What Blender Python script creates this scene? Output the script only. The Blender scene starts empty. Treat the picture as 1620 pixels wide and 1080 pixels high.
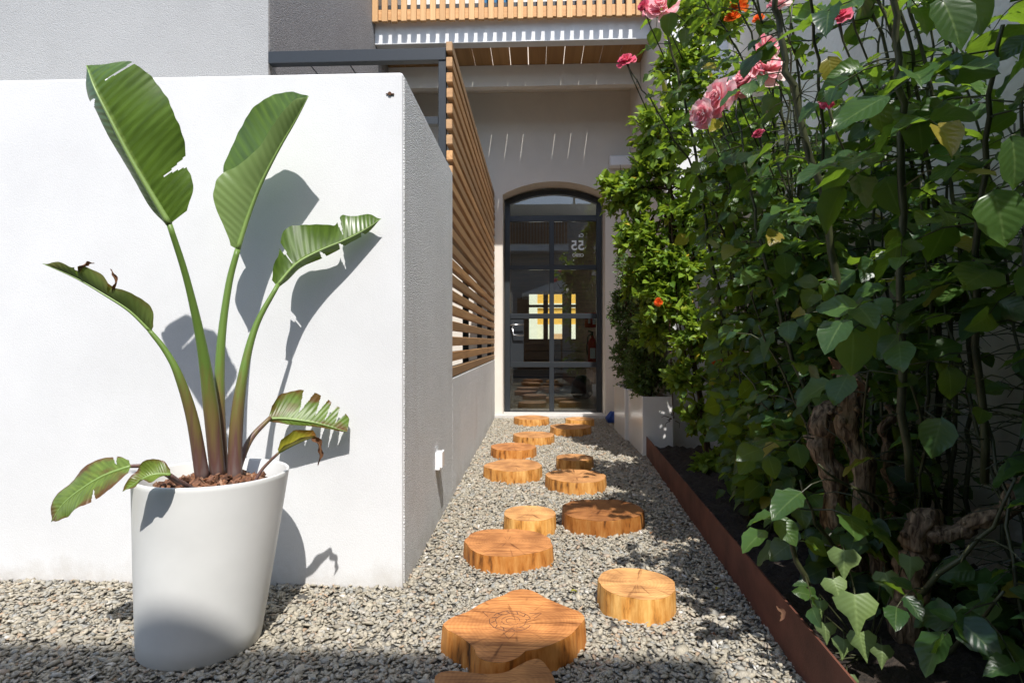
import bpy, bmesh, math, random
import numpy as np
from mathutils import Vector, Matrix

random.seed(7)
RNG = np.random.default_rng(11)
SC = bpy.context.scene
COL = SC.collection

# ------------------------------------------------------------------ camera
TH = math.radians(2.42)
CAMH = 0.92
cam_d = bpy.data.cameras.new('camera')
cam_d.lens = 20.0
cam_d.sensor_width = 36.0
cam_d.clip_end = 500
cam = bpy.data.objects.new('camera', cam_d)
COL.objects.link(cam)
cam.location = (0, 0, CAMH)
cam.rotation_euler = (math.radians(90), 0, TH)
SC.camera = cam

# ------------------------------------------------------------------ sky, sun, exposure
SUN = Vector((-0.20, 1.0, -1.5)).normalized()       # direction the light travels
elev = math.asin(-SUN.z)
world = bpy.data.worlds.new('World')
SC.world = world
world.use_nodes = True
wn = world.node_tree.nodes
wl = world.node_tree.links
bg = wn['Background']
sky = wn.new('ShaderNodeTexSky')
sky.sky_type = 'NISHITA'
sky.sun_disc = False
sky.sun_elevation = elev
sky.sun_rotation = math.atan2(-SUN.x, -SUN.y)
wl.new(sky.outputs[0], bg.inputs[0])
bg.inputs[1].default_value = 0.15
sun_d = bpy.data.lights.new('sun', 'SUN')
sun_d.energy = 3.1
sun_d.angle = math.radians(0.5)
sun_d.color = (1.0, 0.965, 0.925)
sun = bpy.data.objects.new('sun', sun_d)
sun.rotation_euler = SUN.to_track_quat('-Z', 'Y').to_euler()
sun.location = (0, -5, 10)
COL.objects.link(sun)
SC.view_settings.view_transform = 'Standard'
SC.view_settings.look = 'None'
SC.view_settings.gamma = 1.0
SC.view_settings.use_curve_mapping = False
SC.view_settings.exposure = 0.95
SC.render.engine = 'CYCLES'
SC.cycles.max_bounces = 8
SC.cycles.transparent_max_bounces = 12
SC.cycles.use_denoising = True

# ------------------------------------------------------------------ geometry helpers
def ray(px, py):
    cx, cz = (px - 810) / 900.0, (540 - py) / 900.0
    return (cx * math.cos(TH) - math.sin(TH), cx * math.sin(TH) + math.cos(TH), cz)

def P(px, py, Y):
    x, y, z = ray(px, py)
    k = Y / y
    return Vector((x * k, Y, CAMH + z * k))

def G(px, py, z=0.0):
    x, y, r = ray(px, py)
    k = (z - CAMH) / r
    return Vector((x * k, y * k, z))

def PX(p):
    """world point(s) -> pixel of the 1620 x 1080 photograph"""
    p = np.atleast_2d(np.asarray(p, float))
    c, s = math.cos(TH), math.sin(TH)
    xc = p[:, 0] * c + p[:, 1] * s
    d = -p[:, 0] * s + p[:, 1] * c
    d = np.where(d < 0.05, 0.05, d)
    return 810 + 900 * xc / d, 540 - 900 * (p[:, 2] - CAMH) / d

def link(o, parent=None):
    COL.objects.link(o)
    if parent is not None:
        o.parent = parent
        o.matrix_parent_inverse = Matrix.Identity(4)
    return o

def tag(o, label=None, cat=None, group=None, kind=None):
    if label: o['label'] = label
    if cat: o['category'] = cat
    if group: o['group'] = group
    if kind: o['kind'] = kind
    return o

def empty(name, loc, label, cat, group=None):
    o = bpy.data.objects.new(name, None)
    o.empty_display_size = 0.1
    o.location = loc
    link(o)
    return tag(o, label, cat, group)

class MB:
    def __init__(s):
        s.v, s.f, s.uv = [], [], None
    def add(s, v, f):
        n = len(s.v)
        s.v += [tuple(a) for a in v]
        s.f += [tuple(i + n for i in q) for q in f]
        return s
    def box(s, x0, x1, y0, y1, z0, z1):
        v = [(x0,y0,z0),(x1,y0,z0),(x1,y1,z0),(x0,y1,z0),(x0,y0,z1),(x1,y0,z1),(x1,y1,z1),(x0,y1,z1)]
        return s.add(v, [(0,3,2,1),(4,5,6,7),(0,1,5,4),(1,2,6,5),(2,3,7,6),(3,0,4,7)])
    def tube(s, pts, rad, n=8, caps=True, flat=None):
        v, f = tube(pts, rad, n, caps)
        return s.add(v, f)
    def lathe(s, prof, n=24, c=(0,0,0)):
        v, f = [], []
        for r, z in prof:
            for i in range(n):
                a = 2 * math.pi * i / n
                v.append((c[0] + r * math.cos(a), c[1] + r * math.sin(a), c[2] + z))
        for k in range(len(prof) - 1):
            for i in range(n):
                j = (i + 1) % n
                f.append((k*n+i, k*n+j, (k+1)*n+j, (k+1)*n+i))
        f.append(tuple(range(n))[::-1])
        f.append(tuple((len(prof)-1)*n + i for i in range(n)))
        return s.add(v, f)
    def build(s, name, mat, parent=None, smooth=False, loc=None, bevel=0.0, seg=2):
        me = bpy.data.meshes.new(name)
        off = Vector(loc) if loc is not None else Vector((0, 0, 0))
        if parent is not None and loc is None:
            w = parent.location.copy()
            q = parent.parent
            while q is not None:
                w += q.location; q = q.parent
            off = w
            vv = [Vector(a) - off for a in s.v]
        else:
            vv = [Vector(a) - off for a in s.v]
        me.from_pydata(vv, [], s.f)
        me.validate()
        if bevel > 0:
            bm = bmesh.new(); bm.from_mesh(me)
            bmesh.ops.bevel(bm, geom=[e for e in bm.edges if e.is_manifold and e.calc_face_angle(0) > 0.6],
                            offset=bevel, segments=seg, profile=0.5, affect='EDGES', clamp_overlap=True)
            bm.to_mesh(me); bm.free()
        if smooth:
            me.shade_smooth()
            if bevel > 0:
                me.set_sharp_from_angle(angle=math.radians(40))
        if mat: me.materials.append(mat)
        o = bpy.data.objects.new(name, me)
        if parent is None or loc is not None:
            o.location = off
        return link(o, parent)

def tube(pts, rad, n=8, caps=True):
    pts = [Vector(p) for p in pts]
    m = len(pts)
    if not hasattr(rad, '__len__'): rad = [rad] * m
    v, f = [], []
    t0 = (pts[1] - pts[0]).normalized()
    a = Vector((0, 0, 1)) if abs(t0.z) < 0.9 else Vector((1, 0, 0))
    u = t0.cross(a).normalized()
    for i in range(m):
        t = (pts[min(i+1, m-1)] - pts[max(i-1, 0)]).normalized()
        u = (u - t * u.dot(t)).normalized()
        w = t.cross(u)
        for k in range(n):
            an = 2 * math.pi * k / n
            v.append(pts[i] + (u * math.cos(an) + w * math.sin(an)) * rad[i])
    for i in range(m - 1):
        for k in range(n):
            j = (k + 1) % n
            f.append((i*n+k, i*n+j, (i+1)*n+j, (i+1)*n+k))
    if caps:
        f.append(tuple(range(n))[::-1]); f.append(tuple((m-1)*n + k for k in range(n)))
    return v, f

def spline(pts, n):
    pts = [Vector(p) for p in pts]
    q = [pts[0] * 2 - pts[1]] + pts + [pts[-1] * 2 - pts[-2]]
    out = []
    m = len(pts) - 1
    for i in range(n):
        s = i / (n - 1) * m
        k = min(int(s), m - 1); t = s - k
        a, b, c, d = q[k], q[k+1], q[k+2], q[k+3]
        out.append(0.5 * ((2*b) + (c - a)*t + (2*a - 5*b + 4*c - d)*t*t + (3*b - a - 3*c + d)*t*t*t))
    return out

def interp(t, tab):
    return float(np.interp(t, [a for a, b in tab], [b for a, b in tab]))

def np_mesh(name, V, F, mat, parent=None, uv=None, smooth=False):
    """fast mesh from arrays; F is (n,k) with constant k; uv is per vertex"""
    me = bpy.data.meshes.new(name)
    V = np.asarray(V, np.float32); F = np.asarray(F, np.int32)
    if parent is not None:
        w = parent.location.copy()
        if parent.parent: w += parent.parent.location
        V = V - np.array(w, np.float32)
    n, k = F.shape
    me.vertices.add(len(V)); me.vertices.foreach_set('co', V.ravel())
    me.loops.add(n * k); me.loops.foreach_set('vertex_index', F.ravel())
    me.polygons.add(n)
    me.polygons.foreach_set('loop_start', np.arange(0, n*k, k, dtype=np.int32))
    me.update(calc_edges=True)
    if uv is not None:
        l = me.uv_layers.new(name='UVMap')
        l.data.foreach_set('uv', np.asarray(uv, np.float32)[F.ravel()].ravel())
    if smooth: me.shade_smooth()
    if mat: me.materials.append(mat)
    o = bpy.data.objects.new(name, me)
    return link(o, parent)

# ------------------------------------------------------------------ materials
def mat_new(name):
    m = bpy.data.materials.new(name); m.use_nodes = True
    nt = m.node_tree
    b = nt.nodes['Principled BSDF']
    return m, nt.nodes, nt.links, b

def simple(name, col, rough=0.6, metal=0.0, spec=0.5, var=0.0, scale=8, bump=0.0, bscale=200, bdist=0.002):
    m, n, l, b = mat_new(name)
    b.inputs['Base Color'].default_value = (*col, 1)
    b.inputs['Roughness'].default_value = rough
    b.inputs['Metallic'].default_value = metal
    b.inputs['Specular IOR Level'].default_value = spec
    if var or bump:
        tc = n.new('ShaderNodeTexCoord')
    if var:
        no = n.new('ShaderNodeTexNoise'); no.inputs['Scale'].default_value = scale; no.inputs['Detail'].default_value = 6
        l.new(tc.outputs['Object'], no.inputs['Vector'])
        r = n.new('ShaderNodeValToRGB')
        r.color_ramp.elements[0].position = 0.3; r.color_ramp.elements[1].position = 0.72
        r.color_ramp.elements[0].color = (*[c * (1 - var) for c in col], 1)
        r.color_ramp.elements[1].color = (*[min(1, c * (1 + var)) for c in col], 1)
        l.new(no.outputs[0], r.inputs[0]); l.new(r.outputs[0], b.inputs['Base Color'])
    if bump:
        n2 = n.new('ShaderNodeTexNoise'); n2.inputs['Scale'].default_value = bscale; n2.inputs['Detail'].default_value = 3
        l.new(tc.outputs['Object'], n2.inputs['Vector'])
        bp = n.new('ShaderNodeBump'); bp.inputs['Strength'].default_value = bump; bp.inputs['Distance'].default_value = bdist
        l.new(n2.outputs[0], bp.inputs['Height']); l.new(bp.outputs[0], b.inputs['Normal'])
    return m

def stucco(name, col, grain=130, strength=0.6, dist=0.004, stain=None, speck=0.0, splash=0.0):
    m, n, l, b = mat_new(name)
    b.inputs['Roughness'].default_value = 0.95
    b.inputs['Specular IOR Level'].default_value = 0.1
    tc = n.new('ShaderNodeTexCoord')
    big = n.new('ShaderNodeTexNoise'); big.inputs['Scale'].default_value = 1.7; big.inputs['Detail'].default_value = 8; big.inputs['Roughness'].default_value = 0.65
    l.new(tc.outputs['Object'], big.inputs['Vector'])
    r = n.new('ShaderNodeValToRGB')
    r.color_ramp.elements[0].position = 0.28; r.color_ramp.elements[1].position = 0.62
    r.color_ramp.elements[0].color = (*[c * 0.9 for c in col], 1)
    r.color_ramp.elements[1].color = (*col, 1)
    l.new(big.outputs[0], r.inputs[0])
    out = r.outputs[0]
    if stain:
        mp = n.new('ShaderNodeMapping'); mp.inputs['Scale'].default_value = (3.0, 3.0, 1.2)
        l.new(tc.outputs['Object'], mp.inputs[0])
        s = n.new('ShaderNodeTexNoise'); s.inputs['Scale'].default_value = 1.0; s.inputs['Detail'].default_value = 7
        l.new(mp.outputs[0], s.inputs['Vector'])
        sr = n.new('ShaderNodeValToRGB'); sr.color_ramp.elements[0].position = 0.55; sr.color_ramp.elements[1].position = 0.8
        l.new(s.outputs[0], sr.inputs[0])
        mx = n.new('ShaderNodeMixRGB'); l.new(sr.outputs[0], mx.inputs[0]); l.new(out, mx.inputs[1]); mx.inputs[2].default_value = (*stain, 1)
        out = mx.outputs[0]
    if splash:
        sz = n.new('ShaderNodeSeparateXYZ'); l.new(tc.outputs['Object'], sz.inputs[0])
        dn = n.new('ShaderNodeTexNoise'); dn.inputs['Scale'].default_value = 9; dn.inputs['Detail'].default_value = 8; dn.inputs['Roughness'].default_value = 0.7
        l.new(tc.outputs['Object'], dn.inputs['Vector'])
        ms_ = n.new('ShaderNodeMath'); ms_.operation = 'MULTIPLY_ADD'; l.new(dn.outputs[0], ms_.inputs[0]); ms_.inputs[1].default_value = 0.30; ms_.inputs[2].default_value = -0.055
        sb = n.new('ShaderNodeMath'); sb.operation = 'SUBTRACT'; l.new(ms_.outputs[0], sb.inputs[0]); l.new(sz.outputs[2], sb.inputs[1])
        mr_ = n.new('ShaderNodeMapRange'); mr_.inputs['From Min'].default_value = 0.0; mr_.inputs['From Max'].default_value = 0.12; mr_.inputs['To Max'].default_value = splash; l.new(sb.outputs[0], mr_.inputs[0])
        md_ = n.new('ShaderNodeMixRGB'); l.new(mr_.outputs[0], md_.inputs[0]); l.new(out, md_.inputs[1]); md_.inputs[2].default_value = (0.42, 0.37, 0.30, 1)
        out = md_.outputs[0]
    if speck:  # dark speckle in the colour, standing in for shading of the grain
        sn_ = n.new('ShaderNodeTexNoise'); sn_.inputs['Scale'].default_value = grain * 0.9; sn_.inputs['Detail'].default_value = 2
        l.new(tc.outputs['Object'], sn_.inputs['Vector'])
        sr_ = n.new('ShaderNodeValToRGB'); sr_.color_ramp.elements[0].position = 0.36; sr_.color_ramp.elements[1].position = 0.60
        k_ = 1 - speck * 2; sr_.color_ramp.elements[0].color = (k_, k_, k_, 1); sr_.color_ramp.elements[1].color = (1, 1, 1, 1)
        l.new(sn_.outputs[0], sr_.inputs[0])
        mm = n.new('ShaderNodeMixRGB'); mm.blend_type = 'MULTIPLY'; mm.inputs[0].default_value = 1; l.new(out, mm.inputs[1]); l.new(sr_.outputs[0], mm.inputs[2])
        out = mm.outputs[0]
    l.new(out, b.inputs['Base Color'])
    a = n.new('ShaderNodeTexNoise'); a.inputs['Scale'].default_value = grain; a.inputs['Detail'].default_value = 3; a.inputs['Roughness'].default_value = 0.6
    l.new(tc.outputs['Object'], a.inputs['Vector'])
    v = n.new('ShaderNodeTexVoronoi'); v.inputs['Scale'].default_value = grain * 0.8
    l.new(tc.outputs['Object'], v.inputs['Vector'])
    ad = n.new('ShaderNodeMath'); ad.operation = 'SUBTRACT'
    l.new(a.outputs[0], ad.inputs[0]); l.new(v.outputs['Distance'], ad.inputs[1])
    bp = n.new('ShaderNodeBump'); bp.inputs['Strength'].default_value = strength; bp.inputs['Distance'].default_value = dist
    l.new(ad.outputs[0], bp.inputs['Height']); l.new(bp.outputs[0], b.inputs['Normal'])
    return m

def leaf_mat(name, c1, c2, back, trans=0.35, rough=0.42, tcol=(0.25, 0.42, 0.04), spots=None, vein=0.25, spec=0.4, yellow=None, vf=44.0, vb=0.12, streak=0.0, backmix=0.6, vs=0.3):
    m, n, l, b = mat_new(name)
    out = n['Material Output']
    geo = n.new('ShaderNodeNewGeometry'); oi = n.new('ShaderNodeObjectInfo')
    ad = n.new('ShaderNodeMath'); ad.operation = 'ADD'
    l.new(geo.outputs['Random Per Island'], ad.inputs[0]); l.new(oi.outputs['Random'], ad.inputs[1])
    fr = n.new('ShaderNodeMath'); fr.operation = 'FRACT'; l.new(ad.outputs[0], fr.inputs[0])
    r = n.new('ShaderNodeValToRGB')
    r.color_ramp.elements[0].color = (*c1, 1); r.color_ramp.elements[1].color = (*c2, 1)
    if yellow:
        r.color_ramp.elements[1].position = 0.975
        e = r.color_ramp.elements.new(0.99); e.color = (*yellow, 1)
    l.new(fr.outputs[0], r.inputs[0])
    col = r.outputs[0]
    uv = n.new('ShaderNodeUVMap')
    sep = n.new('ShaderNodeSeparateXYZ'); l.new(uv.outputs[0], sep.inputs[0])
    # veins: u = -1..1 across, v = 0..1 along
    ab = n.new('ShaderNodeMath'); ab.operation = 'ABSOLUTE'; l.new(sep.outputs[0], ab.inputs[0])
    mul = n.new('ShaderNodeMath'); mul.operation = 'MULTIPLY_ADD'; l.new(ab.outputs[0], mul.inputs[0]); mul.inputs[1].default_value = -vs; l.new(sep.outputs[1], mul.inputs[2])
    ws = n.new('ShaderNodeMath'); ws.operation = 'MULTIPLY'; l.new(mul.outputs[0], ws.inputs[0]); ws.inputs[1].default_value = vf
    sn = n.new('ShaderNodeMath'); sn.operation = 'SINE'; l.new(ws.outputs[0], sn.inputs[0])
    if vein:
        vr = n.new('ShaderNodeValToRGB'); vr.color_ramp.elements[0].position = 0.0; vr.color_ramp.elements[1].position = 0.09
        vr.color_ramp.elements[0].color = (1, 1, 1, 1); vr.color_ramp.elements[1].color = (0, 0, 0, 1)
        l.new(ab.outputs[0], vr.inputs[0])
        vm = n.new('ShaderNodeMath'); vm.operation = 'MULTIPLY'; l.new(vr.outputs[0], vm.inputs[0]); vm.inputs[1].default_value = vein
        mx = n.new('ShaderNodeMixRGB'); l.new(vm.outputs[0], mx.inputs[0]); l.new(col, mx.inputs[1]); mx.inputs[2].default_value = (0.3, 0.4, 0.14, 1)
        col = mx.outputs[0]
    if streak:
        cx_ = n.new('ShaderNodeCombineXYZ'); l.new(ab.outputs[0], cx_.inputs[0]); l.new(mul.outputs[0], cx_.inputs[1])
        mp_ = n.new('ShaderNodeMapping'); mp_.inputs['Scale'].default_value = (1.3, 26, 1); l.new(cx_.outputs[0], mp_.inputs[0])
        ns_ = n.new('ShaderNodeTexNoise'); ns_.inputs['Scale'].default_value = 1.0; ns_.inputs['Detail'].default_value = 5; l.new(mp_.outputs[0], ns_.inputs['Vector'])
        rs_ = n.new('ShaderNodeValToRGB'); rs_.color_ramp.elements[0].position = 0.3; rs_.color_ramp.elements[1].position = 0.72
        rs_.color_ramp.elements[0].color = (1 - streak, 1 - streak, 1 - streak, 1); rs_.color_ramp.elements[1].color = (1 + streak * 1.6, 1 + streak * 1.3, 1 + streak, 1)
        l.new(ns_.outputs[0], rs_.inputs[0])
        mk_ = n.new('ShaderNodeMixRGB'); mk_.blend_type = 'MULTIPLY'; mk_.inputs[0].default_value = 1; l.new(col, mk_.inputs[1]); l.new(rs_.outputs[0], mk_.inputs[2])
        col = mk_.outputs[0]
    if spots:
        tc = n.new('ShaderNodeTexCoord')
        no = n.new('ShaderNodeTexNoise'); no.inputs['Scale'].default_value = spots[1]; no.inputs['Detail'].default_value = 6
        l.new(tc.outputs['Object'], no.inputs['Vector'])
        # brown creeps in from the margin (u -> 1) and the tip (v -> 1)
        e1 = n.new('ShaderNodeMath'); e1.operation = 'POWER'; l.new(ab.outputs[0], e1.inputs[0]); e1.inputs[1].default_value = 4
        e2 = n.new('ShaderNodeMath'); e2.operation = 'POWER'; l.new(sep.outputs[1], e2.inputs[0]); e2.inputs[1].default_value = 5
        e3 = n.new('ShaderNodeMath'); e3.operation = 'MAXIMUM'; l.new(e1.outputs[0], e3.inputs[0]); l.new(e2.outputs[0], e3.inputs[1])
        e4 = n.new('ShaderNodeMath'); e4.operation = 'MULTIPLY_ADD'; l.new(e3.outputs[0], e4.inputs[0]); e4.inputs[1].default_value = spots[2]; l.new(no.outputs[0], e4.inputs[2])
        sr = n.new('ShaderNodeValToRGB'); sr.color_ramp.elements[0].position = 0.56; sr.color_ramp.elements[1].position = 0.72
        l.new(e4.outputs[0], sr.inputs[0])
        mx = n.new('ShaderNodeMixRGB'); l.new(sr.outputs[0], mx.inputs[0]); l.new(col, mx.inputs[1]); mx.inputs[2].default_value = (*spots[0], 1)
        col = mx.outputs[0]
    bk = n.new('ShaderNodeMixRGB'); l.new(geo.outputs['Backfacing'], bk.inputs[0]); l.new(col, bk.inputs[1])
    bm = n.new('ShaderNodeMixRGB'); bm.inputs[0].default_value = backmix; l.new(col, bm.inputs[1]); bm.inputs[2].default_value = (*back, 1)
    l.new(bm.outputs[0], bk.inputs[2])
    l.new(bk.outputs[0], b.inputs['Base Color'])
    b.inputs['Roughness'].default_value = rough
    b.inputs['Specular IOR Level'].default_value = spec
    bp = n.new('ShaderNodeBump'); bp.inputs['Strength'].default_value = vb; bp.inputs['Distance'].default_value = 0.003
    l.new(sn.outputs[0], bp.inputs['Height']); l.new(bp.outputs[0], b.inputs['Normal'])
    tr = n.new('ShaderNodeBsdfTranslucent')
    tm = n.new('ShaderNodeMixRGB'); tm.inputs[0].default_value = 0.55; l.new(col, tm.inputs[1]); tm.inputs[2].default_value = (*tcol, 1)
    l.new(tm.outputs[0], tr.inputs[0])
    ms = n.new('ShaderNodeMixShader'); ms.inputs[0].default_value = trans
    l.new(b.outputs[0], ms.inputs[1]); l.new(tr.outputs[0], ms.inputs[2]); l.new(ms.outputs[0], out.inputs[0])
    return m

def wood(name, c1, c2, c3=None, axis='Y', scale=1.0, rough=0.6, bump=0.2):
    m, n, l, b = mat_new(name)
    tc = n.new('ShaderNodeTexCoord'); mp = n.new('ShaderNodeMapping')
    s = {'X': (1.2, 28, 28), 'Y': (28, 1.2, 28), 'Z': (28, 28, 1.2)}[axis]
    mp.inputs['Scale'].default_value = [a * scale for a in s]
    oi = n.new('ShaderNodeObjectInfo')
    cmb = n.new('ShaderNodeVectorMath'); cmb.operation = 'SCALE'; cmb.inputs[0].default_value = (13.0, 7.0, 19.0); l.new(oi.outputs['Random'], cmb.inputs['Scale'])
    av = n.new('ShaderNodeVectorMath'); av.operation = 'ADD'; l.new(tc.outputs['Object'], av.inputs[0]); l.new(cmb.outputs[0], av.inputs[1])
    l.new(av.outputs[0], mp.inputs[0])
    no = n.new('ShaderNodeTexNoise'); no.inputs['Scale'].default_value = 1.0; no.inputs['Detail'].default_value = 7; no.inputs['Distortion'].default_value = 1.2
    l.new(mp.outputs[0], no.inputs['Vector'])
    r = n.new('ShaderNodeValToRGB'); r.color_ramp.elements[0].position = 0.3; r.color_ramp.elements[1].position = 0.68
    r.color_ramp.elements[0].color = (*c1, 1); r.color_ramp.elements[1].color = (*c2, 1)
    l.new(no.outputs[0], r.inputs[0])
    col = r.outputs[0]
    if c3:
        mr = n.new('ShaderNodeMath'); mr.operation = 'MULTIPLY'; mr.inputs[1].default_value = 0.8; l.new(oi.outputs['Random'], mr.inputs[0])
        mx = n.new('ShaderNodeMixRGB'); l.new(mr.outputs[0], mx.inputs[0]); l.new(col, mx.inputs[1]); mx.inputs[2].default_value = (*c3, 1)
        col = mx.outputs[0]
    l.new(col, b.inputs['Base Color'])
    b.inputs['Roughness'].default_value = rough
    b.inputs['Specular IOR Level'].default_value = 0.3
    bp = n.new('ShaderNodeBump'); bp.inputs['Strength'].default_value = bump; bp.inputs['Distance'].default_value = 0.003
    l.new(no.outputs[0], bp.inputs['Height']); l.new(bp.outputs[0], b.inputs['Normal'])
    return m

def log_top_mat():
    m, n, l, b = mat_new('log_cut_face')
    tc = n.new('ShaderNodeTexCoord'); oi = n.new('ShaderNodeObjectInfo')
    wn_ = n.new('ShaderNodeTexNoise'); wn_.inputs['Scale'].default_value = 5; wn_.inputs['Detail'].default_value = 3
    l.new(tc.outputs['Object'], wn_.inputs['Vector'])
    mv = n.new('ShaderNodeMixRGB'); mv.blend_type = 'LINEAR_LIGHT'; mv.inputs[0].default_value = 0.05
    l.new(tc.outputs['Object'], mv.inputs[1]); l.new(wn_.outputs['Color'], mv.inputs[2])
    ri = n.new('ShaderNodeTexWave'); ri.wave_type = 'RINGS'; ri.rings_direction = 'Z'
    ri.inputs['Scale'].default_value = 26; ri.inputs['Distortion'].default_value = 3.0; ri.inputs['Detail'].default_value = 3
    l.new(mv.outputs[0], ri.inputs['Vector'])
    # saw marks
    mp = n.new('ShaderNodeMapping'); mp.inputs['Rotation'].default_value = (0, 0, 0.6); mp.inputs['Scale'].default_value = (9, 150, 9)
    l.new(tc.outputs['Object'], mp.inputs[0])
    sw = n.new('ShaderNodeTexNoise'); sw.inputs['Scale'].default_value = 1; sw.inputs['Detail'].default_value = 4; l.new(mp.outputs[0], sw.inputs['Vector'])
    r = n.new('ShaderNodeValToRGB')
    r.color_ramp.elements[0].color = (0.57, 0.295, 0.115, 1); r.color_ramp.elements[1].color = (0.64, 0.345, 0.145, 1)
    l.new(ri.outputs[0], r.inputs[0])
    pn = n.new('ShaderNodeTexNoise'); pn.inputs['Scale'].default_value = 11; pn.inputs['Detail'].default_value = 7; l.new(tc.outputs['Object'], pn.inputs['Vector'])
    pr = n.new('ShaderNodeValToRGB'); pr.color_ramp.elements[0].position = 0.35; pr.color_ramp.elements[1].position = 0.75
    pr.color_ramp.elements[0].color = (0.60, 0.52, 0.48, 1); pr.color_ramp.elements[1].color = (1.25, 1.2, 1.12, 1)
    l.new(pn.outputs[0], pr.inputs[0])
    m1 = n.new('ShaderNodeMixRGB'); m1.blend_type = 'MULTIPLY'; m1.inputs[0].default_value = 0.85; l.new(r.outputs[0], m1.inputs[1]); l.new(pr.outputs[0], m1.inputs[2])
    sr = n.new('ShaderNodeValToRGB'); sr.color_ramp.elements[0].position = 0.36; sr.color_ramp.elements[1].position = 0.52
    sr.color_ramp.elements[0].color = (0.55, 0.48, 0.46, 1); sr.color_ramp.elements[1].color = (1, 1, 1, 1); l.new(sw.outputs[0], sr.inputs[0])
    m2 = n.new('ShaderNodeMixRGB'); m2.blend_type = 'MULTIPLY'; m2.inputs[0].default_value = 0.85; l.new(m1.outputs[0], m2.inputs[1]); l.new(sr.outputs[0], m2.inputs[2])
    # radial drying cracks and darker worn patches
    gr = n.new('ShaderNodeTexGradient'); gr.gradient_type = 'RADIAL'; l.new(tc.outputs['Object'], gr.inputs[0])
    sx = n.new('ShaderNodeSeparateXYZ'); l.new(tc.outputs['Object'], sx.inputs[0])
    le = n.new('ShaderNodeVectorMath'); le.operation = 'LENGTH'
    fl = n.new('ShaderNodeCombineXYZ'); l.new(sx.outputs[0], fl.inputs[0]); l.new(sx.outputs[1], fl.inputs[1]); l.new(fl.outputs[0], le.inputs[0])
    cb_ = n.new('ShaderNodeCombineXYZ'); l.new(gr.outputs['Fac'], cb_.inputs[0]); l.new(le.outputs['Value'], cb_.inputs[1]); l.new(oi.outputs['Random'], cb_.inputs[2])
    mc = n.new('ShaderNodeMapping'); mc.inputs['Scale'].default_value = (38, 7, 9); l.new(cb_.outputs[0], mc.inputs[0])
    cn_ = n.new('ShaderNodeTexNoise'); cn_.inputs['Scale'].default_value = 1; cn_.inputs['Detail'].default_value = 5; l.new(mc.outputs[0], cn_.inputs['Vector'])
    cr = n.new('ShaderNodeValToRGB'); cr.color_ramp.elements[0].position = 0.30; cr.color_ramp.elements[1].position = 0.42
    cr.color_ramp.elements[0].color = (0.35, 0.28, 0.25, 1); cr.color_ramp.elements[1].color = (1, 1, 1, 1); l.new(cn_.outputs[0], cr.inputs[0])
    mcr = n.new('ShaderNodeMixRGB'); mcr.blend_type = 'MULTIPLY'; mcr.inputs[0].default_value = 0.9; l.new(m2.outputs[0], mcr.inputs[1]); l.new(cr.outputs[0], mcr.inputs[2])
    m2 = mcr
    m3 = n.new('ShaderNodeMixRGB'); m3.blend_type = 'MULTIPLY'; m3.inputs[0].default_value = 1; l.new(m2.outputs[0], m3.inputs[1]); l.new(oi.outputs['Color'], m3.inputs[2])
    l.new(m3.outputs[0], b.inputs['Base Color'])
    b.inputs['Roughness'].default_value = 0.55; b.inputs['Specular IOR Level'].default_value = 0.3
    bp = n.new('ShaderNodeBump'); bp.inputs['Strength'].default_value = 0.4; bp.inputs['Distance'].default_value = 0.003
    l.new(sw.outputs[0], bp.inputs['Height']); l.new(bp.outputs[0], b.inputs['Normal'])
    return m

def log_side_mat():
    m, n, l, b = mat_new('log_side')
    tc = n.new('ShaderNodeTexCoord'); oi = n.new('ShaderNodeObjectInfo')
    mp = n.new('ShaderNodeMapping'); mp.inputs['Scale'].default_value = (30, 30, 7.0); l.new(tc.outputs['Object'], mp.inputs[0])
    no = n.new('ShaderNodeTexNoise'); no.inputs['Scale'].default_value = 1; no.inputs['Detail'].default_value = 6; no.inputs['Roughness'].default_value = 0.62; l.new(mp.outputs[0], no.inputs['Vector'])
    r = n.new('ShaderNodeValToRGB')
    r.color_ramp.elements[0].position = 0.30; r.color_ramp.elements[0].color = (0.06, 0.026, 0.012, 1)
    r.color_ramp.elements[1].position = 0.70; r.color_ramp.elements[1].color = (0.74, 0.42, 0.14, 1)
    e = r.color_ramp.elements.new(0.44); e.color = (0.50, 0.21, 0.045, 1)
    l.new(no.outputs[0], r.inputs[0])
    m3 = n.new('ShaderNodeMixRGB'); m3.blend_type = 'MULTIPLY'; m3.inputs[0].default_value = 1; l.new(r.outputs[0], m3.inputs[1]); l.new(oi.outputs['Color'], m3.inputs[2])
    l.new(m3.outputs[0], b.inputs['Base Color'])
    b.inputs['Roughness'].default_value = 0.55; b.inputs['Specular IOR Level'].default_value = 0.3
    bp = n.new('ShaderNodeBump'); bp.inputs['Strength'].default_value = 0.6; bp.inputs['Distance'].default_value = 0.006
    l.new(no.outputs[0], bp.inputs['Height']); l.new(bp.outputs[0], b.inputs['Normal'])
    return m

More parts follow.
